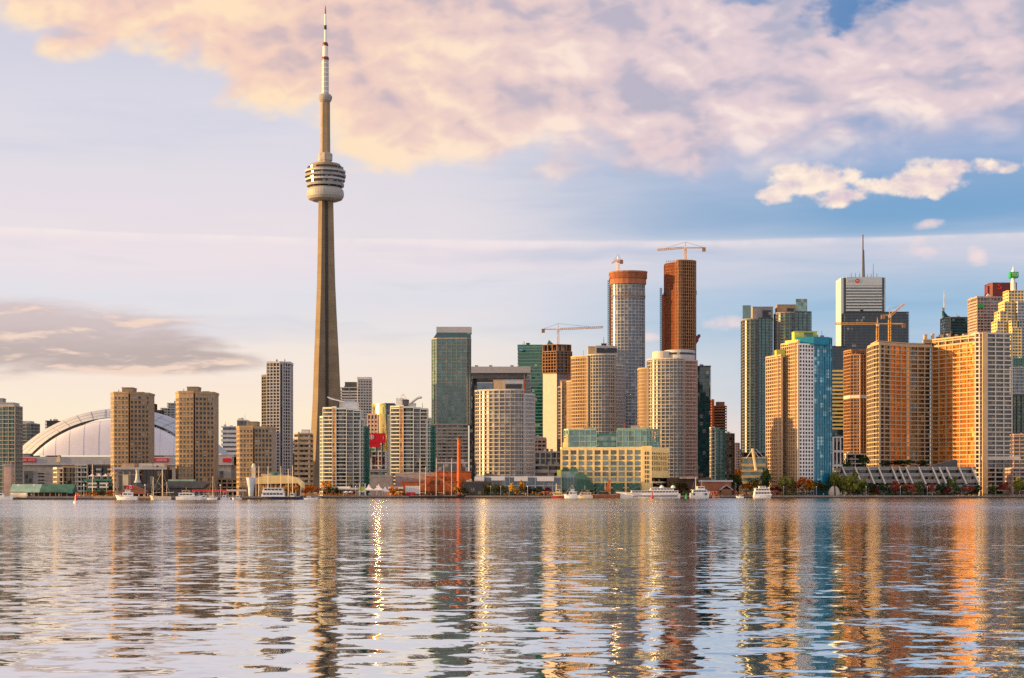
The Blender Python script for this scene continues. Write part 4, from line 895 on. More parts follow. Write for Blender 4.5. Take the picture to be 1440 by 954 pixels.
for r_ in range(6):
    for i in range(nb):
        x_ = X_(789.5 + (i + .5) * 11.3); tone = random.random()
        w = MB().box(x_ - 2.15, x_ + 2.15, .25, .5, Z_(639.0 + r_ * 7.6), Z_(634.0 + r_ * 7.6)).build('window', GL['pale' if tone < .55 else 'green' if tone < .8 else 'brown'], b)
        mb = MB()
        for q in (-1.1, 0, 1.1): mb.box(x_ + q - .09, x_ + q + .09, .14, .24, Z_(639.0 + r_ * 7.6), Z_(634.0 + r_ * 7.6))
        mb.build('frame', M['ltgrey'], w)
MB().box(X_(902.6), X_(916.4), -1.0, 8, 0, Z_(627.5)).build('corner_tower', M['yellow'], b)
for r_ in range(7):
    for q in (907.5, 911): MB().box(X_(q) - .55, X_(q) + .55, -1.15, -.9, Z_(640 + r_ * 6.5), Z_(635.5 + r_ * 6.5)).build('window', GL['brown'], b)
A, B = Vector(pl[2]), Vector(pl[3]); e = (B - A).normalized(); nn = Vector((e.y, -e.x)); Ln = (B - A).length
def side(t0, t1, z0, z1, n0, n1, nm, mm):
    a_, c_ = A + e * Ln * t0, A + e * Ln * t1
    MB().prism([tuple(a_ + nn * n1), tuple(c_ + nn * n1), tuple(c_ + nn * n0), tuple(a_ + nn * n0)], z0, z1).build(nm, mm, b)
side(0.02, 1, Z_(672), Z_(664), -.3, .4, 'side_wall', M['yellow']); side(0, 1, Z_(636.5), Z_(630), -.3, .42, 'side_wall', M['yellow'])
for i in range(9): side(.08 + i * .105, .11 + i * .105, Z_(665), Z_(636), -.3, .35, 'side_pier', M['yellow'])
# green glass upper floors
block(b, [(792, 9), (799, 3), (838, 3)], 605, 24, 4.0, 4.2, .8, .5, 'pale', 'sage', rec=.5, z0=Z_(629))
block(b, [(838.3, 7), (867, 7)], 612, 20, 4.0, 20, 1.2, .01, 'pale', 'teal', rec=.5, z0=Z_(629))
block(b, [(867.3, 3), (908, 3), (925, 20)], 604.5, 22, 4.0, 4.2, .6, .5, 'pale', 'sage', rec=.4, z0=Z_(629))
for i, p_ in enumerate((791, 793.5, 796)): MB().box(X_(p_), X_(p_ + 3), 4 - i, 20, Z_(629), Z_(622 - i * 6)).build('stepped_bay', M['yellow'], b)
pent(b, 820, 832, 602, 606, 10, 8, 'pink'); pent(b, 886, 898, 600, 605, 10, 8, 'pink'); mast(b, 877, 595, 605, 6, .25, 'redsteel', 'flagpole')
# glass atrium on the left foot
MB().box(X_(784), X_(790), -8, 2, 0, Z_(661)).build('stair_bay', M['lime'], b)
MB().box(X_(790), X_(828), -7, -.4, 0, Z_(672)).build('atrium_base', GL['dteal'], b)
for p_ in range(791, 828, 4): MB().box(X_(p_) - .12, X_(p_) + .12, -7.3, -6.9, 0, Z_(672)).build('atrium_mullion', M['sage'], b)
MB().box(X_(790), X_(813), -6, -.4, Z_(672), Z_(663)).build('atrium_glass', GL['pale'], b)
for p_ in (790.5, 802):
    MB().loft([[(X_(p_ + 5.2 + 5.2 * cos(a)), d, Z_(663) + 2.6 * sin(a)) for a in [pi * i / 8 for i in range(9)]] for d in (-6.4, -.4)]).build('barrel_roof', M['green'], b)
MB().loft([[(X_(x), d, Z_(z)) for x, z in ((811, 672), (811, 666), (822, 666), (830, 676), (836, 682), (836, 690), (811, 690))] for d in (-7.5, -.45)]).build('awning', M['green'], b)
for p0, p1 in ((838, 850), (862, 876), (884, 900)): MB().box(X_(p0), X_(p1), -2.5, -.4, 0, Z_(680)).build('shop_front', M['green'], b)

# ---- middle low buildings on the quay
b = bld('podium_building', 'low glass podium with white fascia panels below the round fronted tower', 728, 1268)
block(b, [(668, 0), (789, 0)], 672, 12, 7, 6.5, 1.0, .7, 'blue', 'ltgrey', rec=.8)
for p0, p1, a_, c_ in ((668, 681, 671, 677), (691, 710, 670, 676), (723, 742, 671, 677), (755, 779, 671, 677)): MB().box(wx(p0, 1268) - b.location.x, wx(p1, 1268) - b.location.x, -1.6, .2, zl(b, c_), zl(b, a_)).build('fascia_panel', M['white'], b)
b = bld('office_block', 'grey brown low office block with square windows left of the terminal', 771, 1420)
block(b, [(752, 0), (790, 0)], 637, 22, 5.0, 4.6, 1.2, 1.0, 'dark', 'grey', rec=.6); block(b, [(752, -7), (790, -7)], 656, 8, 6.2, 12, 2.4, .8, 'dark', 'grey', rec=.5)
b = bld('office_block', 'small brick block peeping between round fronted tower and white clad tower', 759, 1600)
block(b, [(750, 0), (768, 2)], 617, 18, 3.6, 4, 1.7, 1.0, 'grey', 'pink')
b = bld('warehouse', 'low dark brown shed right of the orange chimney', 668, 1262)
block(b, [(651, 0), (690, 0)], 680, 10, 6, 7, .6, .6, 'dark', 'dkbrown', rec=.4)
b = bld('power_station', 'orange brick power house with stepped roofs beside the tall chimney', 628, 1285)
for p0, p1, tp, d in ((611, 662, 664, 0), (565, 606, 678, -12), (600, 625, 671, -9), (625, 650, 678, -14)):
    MB().box(wx(p0, 1285) - b.location.x, wx(p1, 1285) - b.location.x, d, 18, 0, zl(b, tp)).build('wall', M['orangewall'], b)
    MB().box(wx(p0, 1285) - b.location.x - .4, wx(p1, 1285) - b.location.x + .4, d - .4, 18.4, zl(b, tp), zl(b, tp) + .6).build('roof', M['redsteel'] if p0 == 611 else M['orangewall'], b)
for p_ in (570, 578, 592, 600, 608, 616, 630, 638, 645): MB().box(wx(p_, 1285) - b.location.x - 1, wx(p_, 1285) - b.location.x + 1, -14.3, -8.6, .5, 3.6).build('door', M['dkbrown'], b)
for p_ in (604, 610, 618): MB().box(wx(p_, 1285) - b.location.x - .9, wx(p_, 1285) - b.location.x + .9, -9.3, -8.8, zl(b, 681), zl(b, 676)).build('window', GL['dark'], b)
MB().loft([[(wx(x, 1285) - b.location.x, d, zl(b, z)) for x, z in ((597, 684), (607, 672), (611, 672), (601, 684))] for d in (-13, -11)]).build('stair_flight', M['orange'], b)
b = tag(MB().loft([[(r * cos(a), r * sin(a), z) for a in [2 * pi * i / 12 for i in range(12)]] for r, z in ((1.8, 0), (1.5, 16), (1.3, wz(619, 1272) - G), (1.6, wz(618.5, 1272) - G), (1.6, wz(617, 1272) - G))]).build('chimney_stack', M['orange'], None, (wx(645.5, 1272), 1272, G)), 'tall slender orange red chimney on the quay', 'chimney')
b = bld('storage_hall', 'pale blank box hall behind the orange power house', 636, 1310)
block(b, [(615, 0), (658, 0)], 652, 20, 20, 50, 0, 0, 'grey', 'ltgrey', rec=0); b.children[0].data.materials[0] = M['ltgrey']; b.children[0].name = 'wall'
b = bld('storage_hall', 'grey flat roofed hall left of the orange power house', 582, 1300)
block(b, [(521, -2), (552, -2)], 671, 14, 20, 50, 0, 0, 'grey', 'grey', rec=0); block(b, [(556, 2), (611, 0)], 667, 14, 20, 50, 0, 0, 'grey', 'grey', rec=0)
for c_ in b.children:
    if c_.name.startswith('glazing'): c_.data.materials[0] = M['grey']; c_.name = 'wall'
bs = thing('sign_board', 'white and red banner board on the orange power house', 'sign', (wx(580, 1264), 1264, G))
MB().box(-10 * .52, 10 * .52, 0, .5, 1.4, 7.2).build('panel', M['white'], bs); MB().box(-9 * .52, 4 * .52, -.15, 0, .6, 2.6).build('red_panel', M['red'], bs)
for x_ in (-4.5, 4.5): MB().box(x_ - .2, x_ + .2, .1, .4, 0, 1.5).build('post', M['dkgrey'], bs)
b = bld('orange_pavilion', 'small orange market pavilion with white awning left of the power house', 556, 1262)
MB().box(-9 * .52, 9 * .52, 0, 8, 0, 5).build('wall', M['orangewall'], b); MB().box(-10 * .52, 10.5 * .52, -1.5, 8.4, 5, 6.6).build('awning', M['canvas'], b)
for i in range(5): MB().box(-4.4 + i * 2, -3.2 + i * 2, -.2, 0, .3, 3.2).build('door', M['wood'], b)
b = bld('cafe_pavilion', 'low pavilion with wide white flat roof at the foot of the white tower', 478, 1255)
MB().box(wx(455, 1255) - b.location.x, wx(502, 1255) - b.location.x, 0, 10, 0, 4.6).build('wall', M['pink'], b); MB().box(wx(452, 1255) - b.location.x, wx(503, 1255) - b.location.x, -3, 11, 4.6, 5.5).build('roof', M['canvas'], b); MB().box(wx(464, 1255) - b.location.x, wx(492, 1255) - b.location.x, 0, 8, 5.5, 6.8).build('roof_lantern', M['white'], b)
for p_ in range(456, 502, 6): MB().box(wx(p_, 1255) - b.location.x - 1, wx(p_, 1255) - b.location.x + 1, -.15, .05, .4, 3.6).build('window', GL['warm'], b)
def tent(label, px, Y, w, h, peaks=1, m_='canvas', z=G):
    t_ = thing('marquee_tent', label, 'tent', (wx(px, Y), Y, z), 'white marquee tents on the quay')
    for q in range(peaks):
        c = (q - (peaks - 1) / 2) * w / peaks; r = w / peaks / 2
        MB().loft([[(c + f * sx_ * r, 3 + f * sy_ * 3, zz) for sx_, sy_ in ((-1, -1), (1, -1), (1, 1), (-1, 1))] for f, zz in ((1, h * .45), (1.0, h * .52), (.42, h * .68), (.12, h * .9), (.03, h))]).build('canopy', M[m_], t_)
    for x_ in (-w / 2 + .2, w / 2 - .2):
        for y_ in (.2, 5.8): MB().box(x_ - .12, x_ + .12, y_ - .12, y_ + .12, 0, h * .46).build('pole', M['white'], t_)
    return t_
tent('small white marquee tent with low peak beside the cafe pavilion', 509, 1248, 6, 5.6)
tent('wide white marquee tent with two sharp peaks on the quay', 525, 1250, 14, 8.5, 2)
tent('white marquee tent touching the orange market pavilion', 541, 1252, 8, 6.5)
fb = thing('flag_banner', 'yellow banner between two white posts beside the marquee tents', 'banner', (wx(509.5, 1244), 1244, G))
for x_ in (-2, 2): MB().box(x_ - .25, x_ + .25, 0, .4, 0, 9).build('post', M['white'], fb)
MB().box(-1.7, 1.7, .1, .3, 3.2, 6.6).build('cloth', M['lime'], fb)

# ---- left waterfront buildings
Yl = 1010
def lbox(b, p0, p1, d0, d1, z0p, z1p, nm, mm):
    return MB().box(wx(p0, b.location.y) - b.location.x, wx(p1, b.location.y) - b.location.x, d0, d1, max(0, zl(b, z0p)) if z0p else 0, zl(b, z1p)).build(nm, mm, b)
b = bld('pier_tower', 'plain pale concrete pier tower at the far left quay', 10.5, 1030, cat='tower')
lbox(b, 5, 16, 0, 5, 0, 654, 'shaft', M['pink']); lbox(b, 4.5, 16.5, -.3, 5.3, 656, 652.5, 'cap', M['grey'])
for p_ in (7, 10.5, 14): lbox(b, p_ - 1, p_ + 1, 1, 4, 652.4, 650, 'cap_block', M['brown'])
b = bld('boathouse', 'long low boathouse with faded green sloping roof on the left quay', 60, 1012)
lbox(b, 16, 100, 1, 10, 0, 692, 'wall', M['dkbrown'])
for p0, p1, mm in ((14, 56, 'sage'), (56.2, 103, 'green')):
    MB().loft([[(wx(x, 1012) - b.location.x, d, zl(b, z)) for d, z in ((-1, 692), (5, 681), (11, 692), (11, 693), (-1, 693))] for x in (p0, p1)]).build('roof', M[mm], b)
for p_ in range(22, 100, 8): lbox(b, p_, p_ + 1, -.6, -.1, 0, 692.6, 'post', M['brown'])
lbox(b, 96, 103, -1.2, 0, 694, 688, 'gable_sign', M['teal'])
b = bld('apartment_block', 'low tan apartment block with stacked pale balconies in front of the stadium', 87, 1120)
block(b, [(75, 6), (80, 0), (88, 0)], 660, 16, 3.0, 4, .9, .3, 'warm', 'cream'); block(b, [(88.3, 2), (106, 2)], 658, 14, 3.0, 5, .7, .7, 'brown', 'brown'); 
b = bld('apartment_block', 'low dark apartment block with rows of white balconies beside the tan block', 130, 1110)
block(b, [(106, 1), (122, 1)], 655, 16, 3.0, 4, 1.0, .4, 'dark', 'ltgrey'); block(b, [(122.3, 4), (164, 4)], 656, 14, 3.0, 5.4, .6, .5, 'dark', 'dkgrey')
for r_ in range(5):
    for p_ in (134, 150): lbox(b, p_, p_ + 7, 1.6, 4, 661.5 + r_ * 6.4, 659 + r_ * 6.4, 'balcony', M['ltgrey'])
block(b, [(118, -6), (166, -6)], 676.5, 8, 3.2, 8, .9, .5, 'dteal', 'teal')
for p_ in (136, 152):
    for py in (679, 684): lbox(b, p_ - 8, p_ + 4, -8, -6, py + 2.4, py, 'balcony', M['white'])
for i in range(4): tent(('leftmost white tent on the teal roof terrace', 'second white tent from the left on the teal roof terrace', 'third white tent from the left on the teal roof terrace', 'rightmost white tent on the teal roof terrace')[i], 128 + i * 9.5, 1106, 3.8, 3.4, 1, 'canvas', wz(676.4, 1106) + 1.3)
b = bld('exhibition_hall', 'dark flat roofed hall with tall columns below the first brown tower', 199, 1060)
block(b, [(165, 0), (200, 0)], 663, 14, 13, 4.2, .8, 1.2, 'brown', 'grey', rec=.8); block(b, [(200.2, -2), (235, -2)], 660, 16, 30, 2.2, .6, .5, 'dark', 'dkbrown', rec=.5)
lbox(b, 158, 236, -2.6, 15, 660.5, 657.5, 'roof_band', M['ltgrey']); lbox(b, 172, 189, -1, 8, 657.4, 652, 'roof_deck', M['tan']); lbox(b, 195, 231, 0, 8, 657.4, 652, 'roof_wall', M['offwhite']); lbox(b, 173, 181, -1.2, 6, 683, 668, 'kiosk', M['cream'])
MB().lathe([(2.4, zl(b, 679)), (1.5, zl(b, 675)), (1.0, zl(b, 666)), (1.3, zl(b, 661))], 10, wx(195.5, 1060) - b.location.x, -4).build('vent_cowl', M['ltgrey'], b)
b = bld('boathouse', 'red gabled boathouse with a red and white flag sign', 187, 1012)
MB().loft([[(wx(x, 1012) - b.location.x, d, zl(b, z)) for x, z in ((168, 695), (168, 691), (186, 683.5), (204, 691), (204, 695))] for d in (-1, 12)]).build('roof', M['brick'], b)
MB().loft([[(wx(x, 1012) - b.location.x, d, zl(b, z)) for x, z in ((189, 690), (189, 682), (214, 680), (216, 690))] for d in (12.2, 22)]).build('rear_roof', M['dkgrey'], b)
lbox(b, 169, 203, 2, 11, 0, 692, 'wall', M['dkbrown'])
for p_ in (169, 177, 195, 202): lbox(b, p_, p_ + 1.2, -.8, 0, 0, 692, 'post', M['white'])
sg = MB().box(wx(178.5, 1012) - b.location.x, wx(189, 1012) - b.location.x, -1.5, -1.1, zl(b, 687.6), zl(b, 682.5)).build('flag_board', M['white'], b)
lbox(b, 178.6, 182.4, -1.7, -1.52, 687.4, 682.7, 'red_bar', M['red']); lbox(b, 185.8, 188.9, -1.7, -1.52, 687.4, 682.7, 'red_bar', M['red'])
lbox(b, 183.2, 185, -1.7, -1.52, 686, 684, 'leaf_mark', M['red'])
b = bld('shed', 'low dark green roofed shed below the second brown tower', 261, 1030)
lbox(b, 237, 286, 0, 9, 0, 682, 'wall', M['dkgrey'])
MB().loft([[(wx(x, 1030) - b.location.x, d, zl(b, z)) for x, z in ((233, 686), (236, 677), (283, 677.5), (292, 680), (286, 687))] for d in (-1.5, 10)]).build('roof', M['dkgrey'], b)
lbox(b, 236, 272, 1, 8, 676.9, 674.5, 'planter', M['sage'])
b = bld('parking_garage', 'low beige garage with dark openings between the brown towers', 307, 1080)
block(b, [(274, 2), (334, 0)], 675, 16, 2.6, 3.4, 1.1, 1.0, 'dark', 'tan', rec=1.0)
for p0, p1, lb, tp in ((270, 318, 'long red edged white canopy over the promenade', 'red'), (318.3, 346, 'long plain pale canopy over the promenade', 'offwhite')):
    b = bld('promenade_canopy', lb, (p0 + p1) / 2, 1006, cat='canopy')
    lbox(b, p0, p1, 0, 3, 691.2, 690, 'roof', M['canvas']); lbox(b, p0, p1, -.3, -.02, 690.6, 688.6, 'fascia', M[tp])
    for q in range(int(p0) + 2, int(p1), 7): lbox(b, q, q + .6, 1.2, 1.5, 0, 691, 'post', M['white'])
b = bld('ferry_funnel', 'tall pale funnel shaped tower with tapering blue base on the quay', 353, 1014, cat='tower')
MB().lathe([(1.4, 0), (1.8, zl(b, 686)), (2.7, zl(b, 674)), (2.9, zl(b, 673)), (2.9, zl(b, 672))], 14).build('base', M['lightblue'], b)
MB().box(.4, 2.6, -1.2, 1.2, zl(b, 672) - 2, zl(b, 657)).build('shaft', M['cream'], b); MB().lathe([(1.2, zl(b, 657)), (.9, zl(b, 653)), (.3, zl(b, 652))], 10, 1.5, 0).build('cap', M['offwhite'], b)
b = bld('restaurant_pavilion', 'orange and cream waterfront restaurant with small green dome', 393, 1022)
MB().loft([[(wx(x, 1022) - b.location.x, d, zl(b, z)) for x, z in ((357, 680), (359, 673), (372, 669), (405, 669), (417, 672), (425, 679), (425, 686), (419, 680), (357, 681))] for d in (-2, 12)]).build('roof', M['yellow'], b)
lbox(b, 358, 420, 0, 11, 0, 680, 'wall', M['wood']); lbox(b, 366, 396, 2, 10, 669, 666.5, 'upper_wall', M['pink'])
MB().lathe([(4.0, zl(b, 668)), (3.8, zl(b, 666)), (2.6, zl(b, 664.6)), (.2, zl(b, 663.8))], 20, wx(385, 1022) - b.location.x, 5).build('dome', M['green'], b)
for p_ in range(360, 424, 7): lbox(b, p_, p_ + .9, -1.6, -1, 0, 679, 'post', M['cream'])
for p_ in range(362, 418, 6): lbox(b, p_, p_ + 3.6, -.12, .05, 691, 683, 'window', GL['gold'])
# right gap: street end with low buildings
b = bld('office_block', 'low yellow striped hall with slanted white masts at the foot of the twin towers', 1062, 1500)
block(b, [(1045, 0), (1080, 2)], 645, 20, 5, 40, 2.4, .01, 'pale', 'yellow', rec=.5); pent(b, 1046, 1080, 637, 645, 4, 12, 'grey', 'dark', 'roof_room')
for p_, q_ in ((1058, 1049), (1058, 1068), (1063, 1075)): MB().tube((wx(p_, 1500) - b.location.x, -1, zl(b, 632)), (wx(q_, 1500) - b.location.x, -1, zl(b, 645)), .3, 5).build('roof_cable', M['white'], b)
MB().tube((wx(1058, 1500) - b.location.x, -1.5, zl(b, 631)), (wx(1063, 1500) - b.location.x, -1.5, zl(b, 662)), 1.3, 6).build('roof_mast', M['cream'], b)
b = bld('market_hall', 'low market hall with pink flat roof right of the terminal', 970, 1290)
lbox(b, 938, 1000, 0, 12, 0, 672, 'wall', M['dkbrown']); lbox(b, 955, 981, -3, 0, 673.5, 670.5, 'awning', M['pink']); lbox(b, 982, 1030, -2, 14, 678, 675.5, 'roof', M['ltgrey'])
lbox(b, 984, 1028, -1, 12, 0, 678.2, 'shop_wall', M['brick'])
b = bld('gabled_hut', 'small grey gabled hut on the quay right of the white ship', 1021, 1284)
lbox(b, 1014, 1029, 0, 6, 0, 688, 'wall', M['wood'])
MB().loft([[(wx(x, 1284) - b.location.x, d, zl(b, z)) for x, z in ((1012, 689), (1021.5, 682), (1031, 689), (1031, 690), (1021.5, 683), (1012, 690))] for d in (-.8, 7)]).build('roof', M['ltgrey'], b)
sc_ = thing('dome_sculpture', 'stone hemisphere sculpture split by a dark slot in the lakeside park', 'sculpture', (wx(1173, 1296), 1296, G))
kk = 1296 / F
for s_ in (-1, 1):
    rg = []
    for i in range(9):
        f = pi / 2 * i / 8 * .98
        rg.append([(s_ * (.6 + 7.2 * kk * cos(f) * sin(pi * j / 12)), -7.2 * kk * cos(f) * cos(pi * j / 12), .3 + 13 * kk * sin(f)) for j in range(13)])
    MB().loft(rg).build('half_shell', M['conc'], sc_)
MB().box(-.5, .5, -2, 2, 0, 12.4 * kk).build('core_slab', M['dkbrown'], sc_)
# ---- trees along the quay
LM = dict(dgreen=leafmat('dark_green_leaves', (.012, .03, .010, 1), (.05, .085, .022, 1)), green=leafmat('green_leaves', (.03, .05, .012, 1), (.10, .13, .03, 1)), willow=leafmat('yellow_green_leaves', (.06, .075, .012, 1), (.20, .20, .035, 1)),
          gold=leafmat('golden_leaves', (.30, .15, .01, 1), (.62, .34, .02, 1)), orange=leafmat('orange_leaves', (.34, .09, .01, 1), (.66, .24, .02, 1)), red=leafmat('red_leaves', (.12, .02, .02, 1), (.30, .07, .04, 1)), olive=leafmat('olive_leaves', (.05, .045, .012, 1), (.15, .12, .03, 1)))
def crown_mesh(kind, rnd, n=420):
    """a unit crown (height 1, half width .5) of small leaf sprays gathered into clumps"""
    mb = MB(); cl = []
    for i in range(17):
        while True:
            x, y, z = rnd.uniform(-1, 1), rnd.uniform(-1, 1), rnd.uniform(-1, 1)
            if x * x + y * y + z * z < 1: break
        if kind == 'spire': rr = (1 - (z + 1) / 2) * .8 + .16; x *= rr; y *= rr
        if kind == 'willow' and z < 0: x *= 1.1; y *= 1.1
        cl.append((x * .40, y * .40, .5 + z * .42, rnd.uniform(.09, .19)))
    for i in range(n):
        cx, cy_, cz, r = rnd.choice(cl); d = Vector((rnd.gauss(0, 1), rnd.gauss(0, 1), rnd.gauss(0, .8))).normalized() * r * rnd.uniform(.4, 1.05)
        c = Vector((cx, cy_, cz)) + d; s = rnd.uniform(.035, .075)
        a = Vector((rnd.gauss(0, 1), rnd.gauss(0, 1), rnd.gauss(0, 1))).normalized(); b_ = a.orthogonal().normalized()
        if kind == 'willow': b_ = Vector((0, 0, 1)) * 1.5 + b_ * .5
        c2 = a.cross(b_).normalized() * .3 * s
        mb.add([c - a * s, c - b_ * s + c2, c + a * s, c + b_ * s + c2], [(0, 1, 2, 3)])
    me = bpy.data.meshes.new('crown'); me.from_pydata(mb.v, [], mb.f); return me
rnd = random.Random(5)
CR = {k: [crown_mesh(k, rnd, 520) for _ in range(3)] for k in ('round', 'spire', 'willow')}
CM = {}
def tree(label, px, Y, top, w, leaf, kind='round', group='trees along the promenade', zb=G):
    """w: crown width in photo pixels, top: row of the tree top"""
    h = (wz(top, Y) - zb) * 1.06; wm = w * Y / F * 1.34
    t_ = thing(dict(round='tree', spire='poplar_tree', willow='willow_tree')[kind], label, 'tree', (wx(px, Y), Y, zb), group, rnd.uniform(0, 6))
    base_ = h * (.10 if kind == 'willow' else .16); mb = MB()
    mb.tube((0, 0, 0), (0, 0, h * .6), h * .028 + .05, 6, r2=.06)
    for i in range(5):
        a = rnd.uniform(0, 6.3); z = h * rnd.uniform(.22, .5); mb.tube((0, 0, z), (cos(a) * wm * .28, sin(a) * wm * .28, z + h * .22), .10, 4, r2=.03)
    mb.build('trunk', M['trunk'], t_)
    i = rnd.randrange(3); key = (kind, i, leaf)
    if key not in CM: CM[key] = CR[kind][i].copy(); CM[key].materials.append(LM[leaf])
    c = link('crown', CM[key], t_, (0, 0, base_)); c.scale = (wm, wm, h - base_)
    return t_
for a in (
    ('bright orange red tree left of the cafe pavilion, nearest the restaurant', 429, 1232, 684, 10, 'orange'), ('tallest orange red tree between restaurant and cafe pavilion', 438, 1236, 681, 14, 'orange'), ('small orange tree touching the left end of the cafe roof', 448, 1240, 685, 9, 'orange'),
    ('olive tree in front of the cafe pavilion', 466, 1248, 682, 16, 'olive'), ('dark small tree in front of the cafe pavilion centre', 474, 1246, 683, 7, 'dgreen', 'spire'), ('brown orange bush tree behind the cafe pavilion', 458, 1275, 676, 14, 'orange'),
    ('orange tree beside the orange market pavilion', 553, 1254, 683, 12, 'orange'), ('golden tree at the foot of the orange chimney', 642, 1256, 684, 9, 'gold'), ('olive bush right of the orange chimney', 652, 1256, 686, 12, 'olive'),
    ('olive slim tree leftmost before the glass podium', 683, 1254, 682, 8, 'olive', 'spire'), ('golden green slim tree before the glass podium, left group', 687.5, 1255, 680, 9, 'willow', 'spire'), ('green bushy tree before the glass podium, left of centre', 695, 1256, 681, 12, 'green'), ('dark green bushy tree before the glass podium centre', 703, 1257, 681, 11, 'olive'), ('green slim tree before the glass podium centre', 711, 1255, 682, 8, 'willow', 'spire'),
    ('bright golden tree before the glass podium, the shorter of two', 719.5, 1254, 679, 10, 'gold', 'spire'), ('tallest bright golden tree before the glass podium', 733.5, 1255, 675, 12, 'gold', 'spire'), ('low golden tree between the two bright golden trees', 727, 1254, 686, 8, 'gold'), ('olive tree at the right end of the glass podium', 745, 1257, 684, 11, 'olive'), ('green tree before the right end of the glass podium', 758, 1257, 684, 13, 'green'), ('reddish tree at the right corner of the glass podium', 768, 1257, 685, 12, 'red'),
    ('olive brown tree right of the yellow terminal corner', 947, 1284, 678, 14, 'olive'), ('olive brown tree behind the white cruise ship stern', 960, 1284, 679, 16, 'olive'),
    ('dark green tree in the street gap, left', 1034, 1308, 668, 17, 'dgreen'), ('dark green tree in the street gap, lower left', 1026, 1306, 674, 12, 'dgreen'), ('orange leaved small tree in the street gap', 1038, 1330, 659, 10, 'orange'), ('olive tree in the street gap centre', 1058, 1308, 671, 18, 'olive'), ('dark green tree touching the gold lit tower', 1074, 1320, 659, 17, 'dgreen'), ('orange red low tree behind the small white ferry', 1050, 1303, 680, 14, 'orange'), ('red low tree right of the small white ferry', 1092, 1300, 684, 16, 'red'),
    ('olive tree at the foot of the gold lit tower, left', 1104, 1303, 670, 17, 'willow'), ('olive tree at the foot of the gold lit tower, right', 1115, 1304, 672, 14, 'olive'), ('brilliant orange tree beside the gold lit tower', 1130, 1300, 671, 19, 'orange'), ('golden tree overlapping the brilliant orange tree', 1138, 1303, 675, 12, 'gold'), ('olive tree left of the stone hemisphere sculpture', 1149, 1305, 675, 16, 'olive'), ('dark low tree just left of the stone hemisphere sculpture', 1160, 1306, 677, 15, 'dgreen'),
    ('great yellow green willow behind the stone hemisphere sculpture', 1180, 1312, 664, 30, 'willow', 'willow'), ('wide yellow green willow right of the stone hemisphere sculpture', 1200, 1308, 667, 28, 'willow', 'willow'), ('low drooping willow before the slanted rib podium', 1213, 1303, 675, 18, 'willow', 'willow'),
    ('dark green tree at the left end of the ribbed podium', 1226, 1304, 680, 15, 'dgreen'), ('dark red small tree beside the willows', 1233, 1302, 683, 11, 'red'), ('dark green tree before the ribbed podium, after the dark red one', 1244, 1304, 679, 15, 'dgreen'), ('deep red tree before the ribbed podium, left', 1258, 1303, 676, 14, 'red'), ('dark green tree between the deep red and brown trees', 1269, 1305, 681, 13, 'dgreen'), ('reddish brown tree before the ribbed podium centre', 1280, 1303, 679, 15, 'red'), ('green tree before the ribbed podium centre', 1294, 1304, 677, 15, 'green'), ('purple red tree before the ribbed podium centre right', 1310, 1303, 679, 13, 'red'), ('dark green tree beside the purple red tree', 1322, 1304, 681, 14, 'dgreen'), ('brown red low tree before the ribbed podium', 1331, 1302, 683, 11, 'red'), ('tall light green tree before the ribbed podium', 1340, 1304, 670, 13, 'green'), ('dark green tree right of the tall light green one', 1351, 1305, 682, 13, 'dgreen'), ('deep red tree before the right end of the ribbed podium', 1361, 1303, 681, 14, 'red'), ('dark green tree at the hotel corner tower', 1373, 1304, 682, 14, 'dgreen'), ('green tree before the hotel end block', 1397, 1306, 683, 12, 'green'), ('red tree before the right side of the hotel end block', 1413, 1304, 677, 14, 'red'), ('yellow green tree right of the hotel end block', 1430, 1306, 671, 15, 'willow'), ('dark green tree at the right edge of the picture', 1437, 1310, 678, 14, 'dgreen'),
    ('orange bush tree in front of the dark block balconies, left', 131, 992, 690, 11, 'orange'), ('olive bush tree in front of the dark block balconies', 141, 993, 689, 12, 'olive'), ('orange bush tree left of the red gabled boathouse', 155, 992, 690, 12, 'orange'), ('dark tree between the tan block and the green boathouse', 99, 1050, 675, 9, 'dgreen'),
    ('orange tree before the restaurant right side', 413, 1013, 683, 10, 'orange'), ('golden tree before the restaurant centre', 402, 1013, 682, 9, 'gold')):
    tree(*a)
for a in ((1216, 15), (1252, 24), (1275, 22), (1296, 14), (1190, 13)):
    tree({1216: 'green terrace tree above the podium left end', 1252: 'dark green terrace trees above the ribbed podium, left', 1275: 'dark green terrace tree above the ribbed podium centre', 1296: 'small dark terrace tree beside the grey ramp roof', 1190: 'green terrace tree below the small white columned block'}[a[0]], a[0], 1352, 647 if a[0] > 1230 else 642, a[1], 'dgreen', 'round', 'terrace trees on the hotel podium', wz(658, 1352) if a[0] > 1210 else G)
# low planting along the park edge
mb = MB()
for i in range(2600):
    p_ = random.choice((random.uniform(1095, 1440), random.uniform(1222, 1376), random.uniform(680, 770))); Y = shore_y(p_) + 5.5 + random.random() * 5; c = Vector((wx(p_, Y), Y, G + random.uniform(.1, 1.7) * (1 if p_ > 1000 else .6)))
    a = Vector((random.gauss(0, 1), random.gauss(0, 1), random.gauss(0, 1))).normalized() * .45; b_ = a.orthogonal().normalized() * .4
    mb.add([c - a, c - b_, c + a, c + b_], [(0, 1, 2, 3)])
o = mb.build('ground_cover', LM['dgreen']); o['kind'] = 'stuff'; o['label'] = 'dark green shrubs along the quay edge'

